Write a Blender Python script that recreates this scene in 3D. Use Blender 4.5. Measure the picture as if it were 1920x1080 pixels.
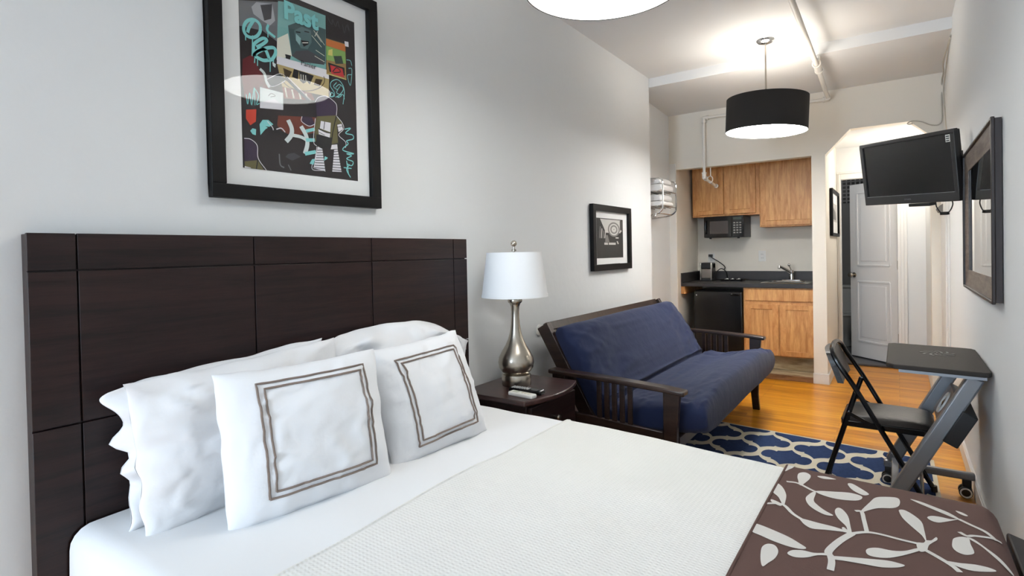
import bpy, bmesh, math, random
from mathutils import Vector, Matrix, Euler, noise
for o in list(bpy.data.objects): bpy.data.objects.remove(o)
SC = bpy.context.scene
COL = SC.collection
R = math.radians
random.seed(4)

# ------------------------------------------------------------------ camera
cam = bpy.data.cameras.new('camera'); co = bpy.data.objects.new('camera', cam); COL.objects.link(co)
SC.camera = co
yaw, pitch, roll, f, cy = -0.610298, -0.0138462, -0.0203518, 1035.66, 489.35
fw = Vector((math.sin(yaw)*math.cos(pitch), math.cos(yaw)*math.cos(pitch), math.sin(pitch)))
ri = Vector((math.cos(yaw), -math.sin(yaw), 0)); up = ri.cross(fw)
r2 = ri*math.cos(roll) + up*math.sin(roll); u2 = -ri*math.sin(roll) + up*math.cos(roll)
M = Matrix((r2, u2, -fw)).transposed().to_4x4(); M.translation = Vector((0, 0, 1.25))
co.matrix_world = M
cam.sensor_width = 36; cam.sensor_fit = 'HORIZONTAL'; cam.lens = f*36/1920
cam.shift_y = (cy-540)/1920; cam.clip_start = .02

# ------------------------------------------------------------------ light and exposure
vs = SC.view_settings
SC.display_settings.display_device = 'sRGB'
vs.view_transform = 'Standard'; vs.look = 'None'; vs.gamma = 1; vs.use_curve_mapping = False
vs.exposure = 0.2
W = bpy.data.worlds.new('daylight'); SC.world = W; W.use_nodes = True
W.node_tree.nodes['Background'].inputs[0].default_value = (.72, .84, 1, 1)
W.node_tree.nodes['Background'].inputs[1].default_value = 1.0
def area(name, loc, rot, sx, sy, e, colr):
    l = bpy.data.lights.new(name, 'AREA'); l.shape = 'RECTANGLE'; l.size = sx; l.size_y = sy; l.energy = e; l.color = colr
    o = bpy.data.objects.new(name, l); COL.objects.link(o); o.location = loc; o.rotation_euler = rot
    return o
area('window_daylight', (-1.28, -3.72, 1.5), (R(90), 0, 0), .95, 1.9, 148, (.66, .82, 1))
hl = bpy.data.lights.new('hall_lamp', 'POINT'); hl.energy = 9; hl.color = (1, .93, .84); hl.shadow_soft_size = .06
ho = bpy.data.objects.new('hall_lamp', hl); COL.objects.link(ho); ho.location = (.08, 6.3, 1.95)
bl = bpy.data.lights.new('bathroom_fill', 'POINT'); bl.energy = 2.5; bl.shadow_soft_size = .08  # added fill light without a fixture, lifts the dark bathroom behind the door
bo_ = bpy.data.objects.new('bathroom_fill', bl); COL.objects.link(bo_); bo_.location = (-.85, 7.5, 2.1)

# ------------------------------------------------------------------ materials
def nmat(name):
    m = bpy.data.materials.new(name); m.use_nodes = True
    return m, m.node_tree.nodes, m.node_tree.links, m.node_tree.nodes['Principled BSDF']
def lin(c): return tuple(((v/255)/12.92 if v <= 10 else ((v/255+.055)/1.055)**2.4) for v in c)
def mat(name, c, rough=.6, metal=0, bump=0, bscale=40, spec=.5, var=0, vscale=6, sheen=0, emit=0):
    m, n, l, b = nmat(name); c = lin(c)
    b.inputs['Base Color'].default_value = (*c, 1); b.inputs['Roughness'].default_value = rough
    b.inputs['Metallic'].default_value = metal; b.inputs['Specular IOR Level'].default_value = spec
    if sheen: b.inputs['Sheen Weight'].default_value = sheen
    if emit:
        b.inputs['Emission Color'].default_value = (*c, 1); b.inputs['Emission Strength'].default_value = emit
    tc = n.new('ShaderNodeTexCoord')
    if bump:
        t = n.new('ShaderNodeTexNoise'); t.inputs['Scale'].default_value = bscale; t.inputs['Detail'].default_value = 5
        bp = n.new('ShaderNodeBump'); bp.inputs['Strength'].default_value = bump; bp.inputs['Distance'].default_value = .01
        l.new(tc.outputs['Object'], t.inputs['Vector']); l.new(t.outputs['Fac'], bp.inputs['Height']); l.new(bp.outputs['Normal'], b.inputs['Normal'])
    if var:
        t2 = n.new('ShaderNodeTexNoise'); t2.inputs['Scale'].default_value = vscale; t2.inputs['Detail'].default_value = 4
        r = n.new('ShaderNodeValToRGB'); l.new(tc.outputs['Object'], t2.inputs['Vector']); l.new(t2.outputs['Fac'], r.inputs['Fac'])
        r.color_ramp.elements[0].position = .3; r.color_ramp.elements[1].position = .7
        r.color_ramp.elements[0].color = (*[v*(1-var) for v in c], 1); r.color_ramp.elements[1].color = (*[min(1, v*(1+var)) for v in c], 1)
        l.new(r.outputs['Color'], b.inputs['Base Color'])
    return m
def wood(name, c1, c2, rough=.35, scale=(1, 12, 12), k=6, spec=.5, bump=.05):
    m, n, l, b = nmat(name)
    tc = n.new('ShaderNodeTexCoord'); mp = n.new('ShaderNodeMapping'); mp.inputs['Scale'].default_value = scale
    t = n.new('ShaderNodeTexNoise'); t.inputs['Scale'].default_value = k; t.inputs['Detail'].default_value = 8; t.inputs['Distortion'].default_value = .6
    w = n.new('ShaderNodeTexNoise'); w.inputs['Scale'].default_value = k*6; w.inputs['Detail'].default_value = 3
    mx = n.new('ShaderNodeMath'); mx.operation = 'MULTIPLY_ADD'; mx.inputs[1].default_value = .35
    r = n.new('ShaderNodeValToRGB')
    l.new(tc.outputs['Object'], mp.inputs['Vector']); l.new(mp.outputs['Vector'], t.inputs['Vector']); l.new(mp.outputs['Vector'], w.inputs['Vector'])
    l.new(w.outputs['Fac'], mx.inputs[0]); l.new(t.outputs['Fac'], mx.inputs[2]); l.new(mx.outputs[0], r.inputs['Fac'])
    r.color_ramp.elements[0].position = .5; r.color_ramp.elements[1].position = .85
    r.color_ramp.elements[0].color = (*lin(c1), 1); r.color_ramp.elements[1].color = (*lin(c2), 1)
    l.new(r.outputs['Color'], b.inputs['Base Color']); b.inputs['Roughness'].default_value = rough; b.inputs['Specular IOR Level'].default_value = spec
    bp = n.new('ShaderNodeBump'); bp.inputs['Strength'].default_value = bump; bp.inputs['Distance'].default_value = .004
    l.new(mx.outputs[0], bp.inputs['Height']); l.new(bp.outputs['Normal'], b.inputs['Normal'])
    return m
def floor_mat():
    m, n, l, b = nmat('hardwood strips')
    tc = n.new('ShaderNodeTexCoord')
    br = n.new('ShaderNodeTexBrick'); br.offset = .37; br.offset_frequency = 3; br.squash = 1
    br.inputs['Scale'].default_value = 1; br.inputs['Brick Width'].default_value = .95; br.inputs['Row Height'].default_value = .057
    br.inputs['Mortar Size'].default_value = .0012; br.inputs['Mortar Smooth'].default_value = .4; br.inputs['Bias'].default_value = 0
    br.inputs['Color1'].default_value = (0, 0, 0, 1); br.inputs['Color2'].default_value = (1, 1, 1, 1); br.inputs['Mortar'].default_value = (.5, .5, .5, 1)
    l.new(tc.outputs['Object'], br.inputs['Vector'])
    mp = n.new('ShaderNodeMapping'); mp.inputs['Scale'].default_value = (1.6, 26, 1)
    t = n.new('ShaderNodeTexNoise'); t.inputs['Scale'].default_value = 3; t.inputs['Detail'].default_value = 8; t.inputs['Distortion'].default_value = .4
    l.new(tc.outputs['Object'], mp.inputs['Vector']); l.new(mp.outputs['Vector'], t.inputs['Vector'])
    ad = n.new('ShaderNodeMath'); ad.operation = 'MULTIPLY_ADD'; ad.inputs[1].default_value = .38
    l.new(br.outputs['Color'], ad.inputs[0]); l.new(t.outputs['Fac'], ad.inputs[2])
    r = n.new('ShaderNodeValToRGB'); l.new(ad.outputs[0], r.inputs['Fac'])
    e = r.color_ramp.elements; e[0].position = .3; e[1].position = .95
    e[0].color = (*lin((143, 78, 11)), 1); e[1].color = (*lin((222, 158, 46)), 1)
    x = e.new(.6); x.color = (*lin((198, 126, 24)), 1)
    dk = n.new('ShaderNodeMixRGB'); dk.blend_type = 'MULTIPLY'; dk.inputs['Color2'].default_value = (.42, .3, .2, 1)
    l.new(br.outputs['Fac'], dk.inputs['Fac']); l.new(r.outputs['Color'], dk.inputs['Color1']); l.new(dk.outputs['Color'], b.inputs['Base Color'])
    b.inputs['Roughness'].default_value = .3
    bp = n.new('ShaderNodeBump'); bp.inputs['Strength'].default_value = .15; bp.inputs['Distance'].default_value = .002; bp.invert = True
    l.new(br.outputs['Fac'], bp.inputs['Height']); l.new(bp.outputs['Normal'], b.inputs['Normal'])
    return m
def waffle_mat():
    m, n, l, b = nmat('white waffle weave')
    b.inputs['Base Color'].default_value = (*lin((240, 239, 234)), 1); b.inputs['Roughness'].default_value = .9; b.inputs['Specular IOR Level'].default_value = .2
    tc = n.new('ShaderNodeTexCoord'); hs = []
    for ax, sc in (('X', 24), ('Y', 30)):
        w = n.new('ShaderNodeTexWave'); w.wave_type = 'BANDS'; w.bands_direction = ax; w.inputs['Scale'].default_value = sc
        w.inputs['Distortion'].default_value = .8; w.inputs['Detail'].default_value = 1; w.inputs['Detail Scale'].default_value = 4
        l.new(tc.outputs['Object'], w.inputs['Vector']); hs.append(w)
    mu = n.new('ShaderNodeMath'); mu.operation = 'MULTIPLY'; l.new(hs[0].outputs['Fac'], mu.inputs[0]); l.new(hs[1].outputs['Fac'], mu.inputs[1])
    bp = n.new('ShaderNodeBump'); bp.inputs['Strength'].default_value = .5; bp.inputs['Distance'].default_value = .0025
    l.new(mu.outputs[0], bp.inputs['Height']); l.new(bp.outputs['Normal'], b.inputs['Normal'])
    return m
def glass_mat(name, tint=(1, 1, 1), fres=1.5, const=None):
    m = bpy.data.materials.new(name); m.use_nodes = True; n = m.node_tree.nodes; l = m.node_tree.links
    for x in list(n): n.remove(x)
    o = n.new('ShaderNodeOutputMaterial'); mx = n.new('ShaderNodeMixShader'); t = n.new('ShaderNodeBsdfTransparent'); g = n.new('ShaderNodeBsdfGlossy')
    t.inputs[0].default_value = (*tint, 1); g.inputs['Roughness'].default_value = .01; fr = n.new('ShaderNodeFresnel'); fr.inputs[0].default_value = fres
    mx.inputs[0].default_value = const or 0
    if const is None: l.new(fr.outputs[0], mx.inputs[0])
    l.new(t.outputs[0], mx.inputs[1]); l.new(g.outputs[0], mx.inputs[2]); l.new(mx.outputs[0], o.inputs[0])
    return m
def mosaic_mat():
    m, n, l, b = nmat('black mosaic tile'); tc = n.new('ShaderNodeTexCoord')
    br = n.new('ShaderNodeTexBrick'); br.offset = 0; br.inputs['Scale'].default_value = 1; br.inputs['Brick Width'].default_value = .05; br.inputs['Row Height'].default_value = .05; br.inputs['Mortar Size'].default_value = .008
    br.inputs['Color1'].default_value = (.01, .01, .012, 1); br.inputs['Color2'].default_value = (.02, .02, .024, 1); br.inputs['Mortar'].default_value = (.35, .35, .36, 1)
    mp = n.new('ShaderNodeMapping'); mp.inputs['Rotation'].default_value = (R(90), 0, 0)
    l.new(tc.outputs['Object'], mp.inputs['Vector']); l.new(mp.outputs['Vector'], br.inputs['Vector']); l.new(br.outputs['Color'], b.inputs['Base Color']); b.inputs['Roughness'].default_value = .3
    return m
WALL_C = mat('warmer wall colour', (238, 231, 218), .75, bump=.12, bscale=22, spec=.25)  # wall colour for the kitchen end, yellower than the white walls
WALL = mat('white wall paint', (231, 232, 231), .75, bump=.12, bscale=22, spec=.25)
CEIL = mat('white ceiling paint', (230, 229, 227), .85, bump=.05, bscale=12, spec=.2)
TRIM = mat('white trim paint', (233, 231, 226), .45, bump=.03, bscale=18)
DOORM = mat('white door paint', (228, 227, 226), .45)
FLOOR = floor_mat()
ESPR = wood('espresso wood', (24, 13, 13), (46, 28, 26), .36, (9, .55, 9), 5, .35)
ESPR_T = wood('espresso table wood', (44, 28, 27), (72, 48, 45), .28, (1, 8, 8), 5, .5)
FUTW = wood('dark futon wood', (36, 25, 21), (56, 41, 35), .28, (1.2, 6, 6), 5, .45)
OAK = wood('oak veneer', (184, 126, 68), (220, 168, 108), .42, (9, 9, .9), 4, .4)
OAKF = wood('oak frame', (188, 128, 70), (216, 162, 102), .42, (6, 6, 1.6), 4, .4)
OLDW = wood('worn grey boards', (142, 122, 92), (186, 168, 138), .8, (1, 9, 9), 4, .2)
LINEN = mat('white cotton', (243, 243, 244), .9, bump=.5, bscale=8, spec=.15)
SHEET = mat('white cotton sheet', (243, 243, 243), .9, bump=.18, bscale=7, spec=.15)
WAFF = waffle_mat()
TAUPE = mat('taupe thread', (136, 120, 110), .8)
RUN = mat('brown runner cotton', (100, 77, 71), .85, bump=.08, bscale=300, spec=.2)
LEAF = mat('pale leaf print', (218, 214, 208), .85, spec=.2)
NAVY = mat('navy futon cotton', (38, 46, 76), .88, bump=.55, bscale=9, spec=.2, sheen=.1)
RUGC = mat('cream rug wool', (226, 216, 194), .95, bump=.4, bscale=260, spec=.1)
RUGN = mat('navy rug wool', (46, 62, 98), .95, bump=.4, bscale=260, spec=.1, var=.15, vscale=60)
NICK = mat('brushed nickel', (186, 178, 166), .27, 1)
CHRO = mat('chrome', (214, 214, 214), .08, 1)
SHADEW = mat('white lamp shade linen', (240, 240, 240), .9, bump=.05, bscale=200, spec=.1)
SHADEB = mat('charcoal drum shade fabric', (52, 49, 47), .85, bump=.1, bscale=300, spec=.2)
SHADEI = mat('white shade lining', (240, 236, 228), .8)
GLOW = [mat('lit white diffuser', (253, 253, 252), .6, emit=e) for e in (2.8, 25.0)]
BLKF = mat('black picture frame', (13, 12, 12), .5, spec=.2)
MATB = mat('white mat board', (236, 236, 234), .9)
GLASS = glass_mat('picture glass', const=.026)
BLKP = mat('black plastic', (22, 21, 22), .4)
BLKG = mat('glossy black plastic', (14, 13, 14), .12)
SCREEN = mat('dark lcd screen', (26, 25, 25), .22)
DKGR = mat('dark grey plastic', (40, 39, 39), .45)
BLKE = mat('black enamel tube', (12, 12, 13), .2)
VINYL = mat('black vinyl', (34, 31, 29), .38, bump=.15, bscale=50)
SILV = mat('silver grey metal', (134, 136, 140), .38, .6)
DESK = mat('dark grey desk laminate', (58, 54, 51), .6, var=.06, spec=.12)
SPK = mat('taupe speaker panel', (92, 80, 74), .4)
WHTP = mat('white plastic', (236, 234, 228), .35)
PIPE = mat('white painted pipe', (234, 229, 220), .5, bump=.1, bscale=60)
CTOP = mat('black laminate worktop', (44, 41, 41), .5, var=.1, vscale=90)
STEEL = mat('stainless steel', (200, 198, 192), .25, 1)
FRIDG = mat('black fridge', (16, 15, 16), .22)
TOWEL = mat('white terry towel', (238, 234, 230), .95, bump=.5, bscale=160, spec=.1)
MIRR = mat('mirror silver', (214, 216, 212), .02, 1)
MIRF = wood('grey brown mirror frame', (80, 66, 58), (128, 114, 102), .38, (8, 1, 8), 6, .5)
MIRE = mat('dark mirror frame edge', (40, 30, 28), .4)
CABLE = mat('beige cable', (196, 188, 174), .6)
BTILE = mat('grey bathroom tile', (150, 150, 150), .4)
BFLR = mat('dark slate bathroom floor', (84, 86, 90), .4, var=.15, vscale=8)
MOSA = mosaic_mat()
PORC = mat('white porcelain', (230, 230, 228), .15)
BOTT = glass_mat('clear bottle', (.86, .92, .88), 1.4)
PHOTO_B = mat('photo black', (26, 26, 26), .6); PHOTO_G = mat('photo mid grey', (120, 118, 116), .6); PHOTO_L = mat('photo pale grey', (196, 194, 190), .6); PHOTO_D = mat('photo dark grey', (62, 60, 60), .6)

# ------------------------------------------------------------------ mesh builder
class MB:
    def __init__(s): s.v = []; s.f = []; s.m = []
    def add(s, vs, fs, m=0):
        b = len(s.v); s.v += [tuple(v) for v in vs]
        for q in fs: s.f.append(tuple(i+b for i in q)); s.m.append(m)
        return s
    def box(s, x0, x1, y0, y1, z0, z1, m=0):
        return s.add([(x, y, z) for x in (x0, x1) for y in (y0, y1) for z in (z0, z1)],
                     [(0, 1, 3, 2), (4, 6, 7, 5), (0, 4, 5, 1), (2, 3, 7, 6), (0, 2, 6, 4), (1, 5, 7, 3)], m)
    def bar(s, p, q, w, h, side=(0, 0, 1), m=0, w2=None, h2=None):   # box from p to q; h along "side", w across
        p, q = Vector(p), Vector(q); d = (q-p).normalized(); sd = Vector(side); sd = (sd-d*sd.dot(d)).normalized(); c = d.cross(sd)
        w2 = w if w2 is None else w2; h2 = h if h2 is None else h2
        vs = []
        for pt, a, b in ((p, w, h), (q, w2, h2)):
            for i, j in ((-1, -1), (1, -1), (1, 1), (-1, 1)): vs.append(pt+c*(i*a/2)+sd*(j*b/2))
        return s.add(vs, [(3, 2, 1, 0), (4, 5, 6, 7), (0, 1, 5, 4), (1, 2, 6, 5), (2, 3, 7, 6), (3, 0, 4, 7)], m)
    def tube(s, path, r, n=10, m=0, caps=True, sy=1.0):
        P = [Vector(p) for p in path]; k = len(P); rs = r if isinstance(r, (list, tuple)) else [r]*k
        t0 = (P[1]-P[0]).normalized(); a = Vector((0, 0, 1)) if abs(t0.z) < .9 else Vector((1, 0, 0)); nn = (a-t0*a.dot(t0)).normalized()
        vs = []; fs = []
        for i in range(k):
            t = ((P[min(i+1, k-1)]-P[i]).normalized() + (P[i]-P[max(i-1, 0)]).normalized())
            t = t.normalized() if t.length > 1e-6 else t0
            nn = (nn-t*nn.dot(t)).normalized(); b = t.cross(nn)
            for j in range(n):
                an = 2*math.pi*j/n; vs.append(P[i]+nn*(rs[i]*math.cos(an)*sy)+b*(rs[i]*math.sin(an)))
        for i in range(k-1):
            for j in range(n):
                j2 = (j+1) % n; fs.append((i*n+j, i*n+j2, (i+1)*n+j2, (i+1)*n+j))
        if caps: fs.append(tuple(range(n-1, -1, -1))); fs.append(tuple((k-1)*n+j for j in range(n)))
        return s.add(vs, fs, m)
    def lathe(s, prof, c=(0, 0, 0), n=36, m=0, ax=None):   # prof (r, h) along axis
        A = Vector(ax).normalized() if ax else Vector((0, 0, 1)); e = Vector((1, 0, 0)) if abs(A.x) < .9 else Vector((0, 1, 0))
        e = (e-A*e.dot(A)).normalized(); g = A.cross(e); c = Vector(c); vs = []; fs = []
        for r, h in prof:
            for j in range(n):
                an = 2*math.pi*j/n; vs.append(c+A*h+e*(r*math.cos(an))+g*(r*math.sin(an)))
        k = len(prof)
        for i in range(k-1):
            for j in range(n):
                j2 = (j+1) % n; fs.append((i*n+j, i*n+j2, (i+1)*n+j2, (i+1)*n+j))
        shut = tuple(prof[0]) == tuple(prof[-1])
        if not shut and prof[0][0] > 1e-5: fs.append(tuple(range(n-1, -1, -1)))
        if not shut and prof[-1][0] > 1e-5: fs.append(tuple((k-1)*n+j for j in range(n)))
        return s.add(vs, fs, m)
    def prism(s, pts, d, m=0):          # 3d polygon pts extruded by vector d
        k = len(pts); d = Vector(d); P = [Vector(p) for p in pts]
        fs = [tuple(range(k-1, -1, -1)), tuple(range(k, 2*k))] + [(i, (i+1) % k, k+(i+1) % k, k+i) for i in range(k)]
        return s.add(P+[p+d for p in P], fs, m)
    def grid(s, fn, us, vs_, m=0, wrapv=False):
        nu, nv = len(us), len(vs_)
        pts = [fn(u, v) for u in us for v in vs_]; fs = []
        for i in range(nu-1):
            for j in range(nv if wrapv else nv-1):
                j2 = (j+1) % nv; fs.append((i*nv+j, (i+1)*nv+j, (i+1)*nv+j2, i*nv+j2))
        return s.add(pts, fs, m)
    def sphere(s, c, r, m=0, n=12, sc=(1, 1, 1)):
        vs = []; fs = []
        for i in range(n+1):
            a = math.pi*i/n
            for j in range(2*n):
                b = math.pi*j/n; vs.append((c[0]+r*sc[0]*math.sin(a)*math.cos(b), c[1]+r*sc[1]*math.sin(a)*math.sin(b), c[2]+r*sc[2]*math.cos(a)))
        for i in range(n):
            for j in range(2*n): j2 = (j+1) % (2*n); fs.append((i*2*n+j, (i+1)*2*n+j, (i+1)*2*n+j2, i*2*n+j2))
        return s.add(vs, fs, m)
def lsp(a, b, n): return [a+(b-a)*i/(n-1) for i in range(n)]
def curve(pts, n=8):                       # smooth path through points
    P = [Vector(p) for p in pts]; P = [2*P[0]-P[1]]+P+[2*P[-1]-P[-2]]; out = []
    for i in range(1, len(P)-2):
        for k in range(n):
            t = k/n; a, b, c, d = P[i-1:i+3]
            out.append(.5*((2*b)+(c-a)*t+(2*a-5*b+4*c-d)*t*t+(3*b-a-3*c+d)*t**3))
    out.append(P[-2]); return out
ORG = {}
def link(name, mb, mats, loc, bevel=0, smooth=True, seg=2, ang=35, recalc=True):
    me = bpy.data.meshes.new(name); L = Vector(loc)
    me.from_pydata([tuple(Vector(v)-L) for v in mb.v], [], mb.f)
    for m in (mats if isinstance(mats, (list, tuple)) else [mats]): me.materials.append(m)
    me.polygons.foreach_set('material_index', mb.m)
    bm = bmesh.new(); bm.from_mesh(me); bmesh.ops.remove_doubles(bm, verts=bm.verts, dist=1e-5); bmesh.ops.recalc_face_normals(bm, faces=bm.faces if recalc else []); bm.to_mesh(me); bm.free()
    if smooth: me.shade_smooth(); me.set_sharp_from_angle(angle=R(ang))
    o = bpy.data.objects.new(name, me); COL.objects.link(o)
    if bevel:
        b = o.modifiers.new('bevel', 'BEVEL'); b.width = bevel; b.segments = seg; b.limit_method = 'ANGLE'; b.angle_limit = R(40)
    return o
def tag(o, label, cat, group=None):
    o['label'] = label; o['category'] = cat
    if group: o['group'] = group
    return o
def thing(name, label, cat, loc=(0, 0, 0), rot=None, group=None, local=False):
    o = bpy.data.objects.new(name, None); COL.objects.link(o); o.location = loc; o.empty_display_size = .1
    if rot is not None: o.rotation_euler = rot
    ORG[o] = Vector((0, 0, 0)) if local else Vector(loc)
    return tag(o, label, cat, group)
def part(name, mb, mats, parent, label=None, **k):
    o = link(name, mb, mats, ORG[parent], **k); o.parent = parent; ORG[o] = ORG[parent]
    if label: o['label'] = label
    return o
def single(name, mb, mats, label, cat, loc, group=None, **k):
    o = link(name, mb, mats, loc, **k); o.location = loc; ORG[o] = Vector(loc)
    return tag(o, label, cat, group)
def struct(name, mb, mats, **k):
    o = link(name, mb, mats, (0, 0, 0), **k); o['kind'] = 'structure'; ORG[o] = Vector((0, 0, 0)); return o
def text_polys(body, size, fat=0):
    c = bpy.data.curves.new('text', 'FONT'); c.body = body; c.size = size; c.resolution_u = 3; c.offset = fat
    o = bpy.data.objects.new('text', c); COL.objects.link(o)
    bpy.context.view_layer.update()
    dg = bpy.context.evaluated_depsgraph_get(); me = bpy.data.meshes.new_from_object(o.evaluated_get(dg))
    vs = [tuple(v.co) for v in me.vertices]; fs = [tuple(p.vertices) for p in me.polygons]
    bpy.data.objects.remove(o); bpy.data.meshes.remove(me); bpy.data.curves.remove(c)
    return vs, fs

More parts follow.
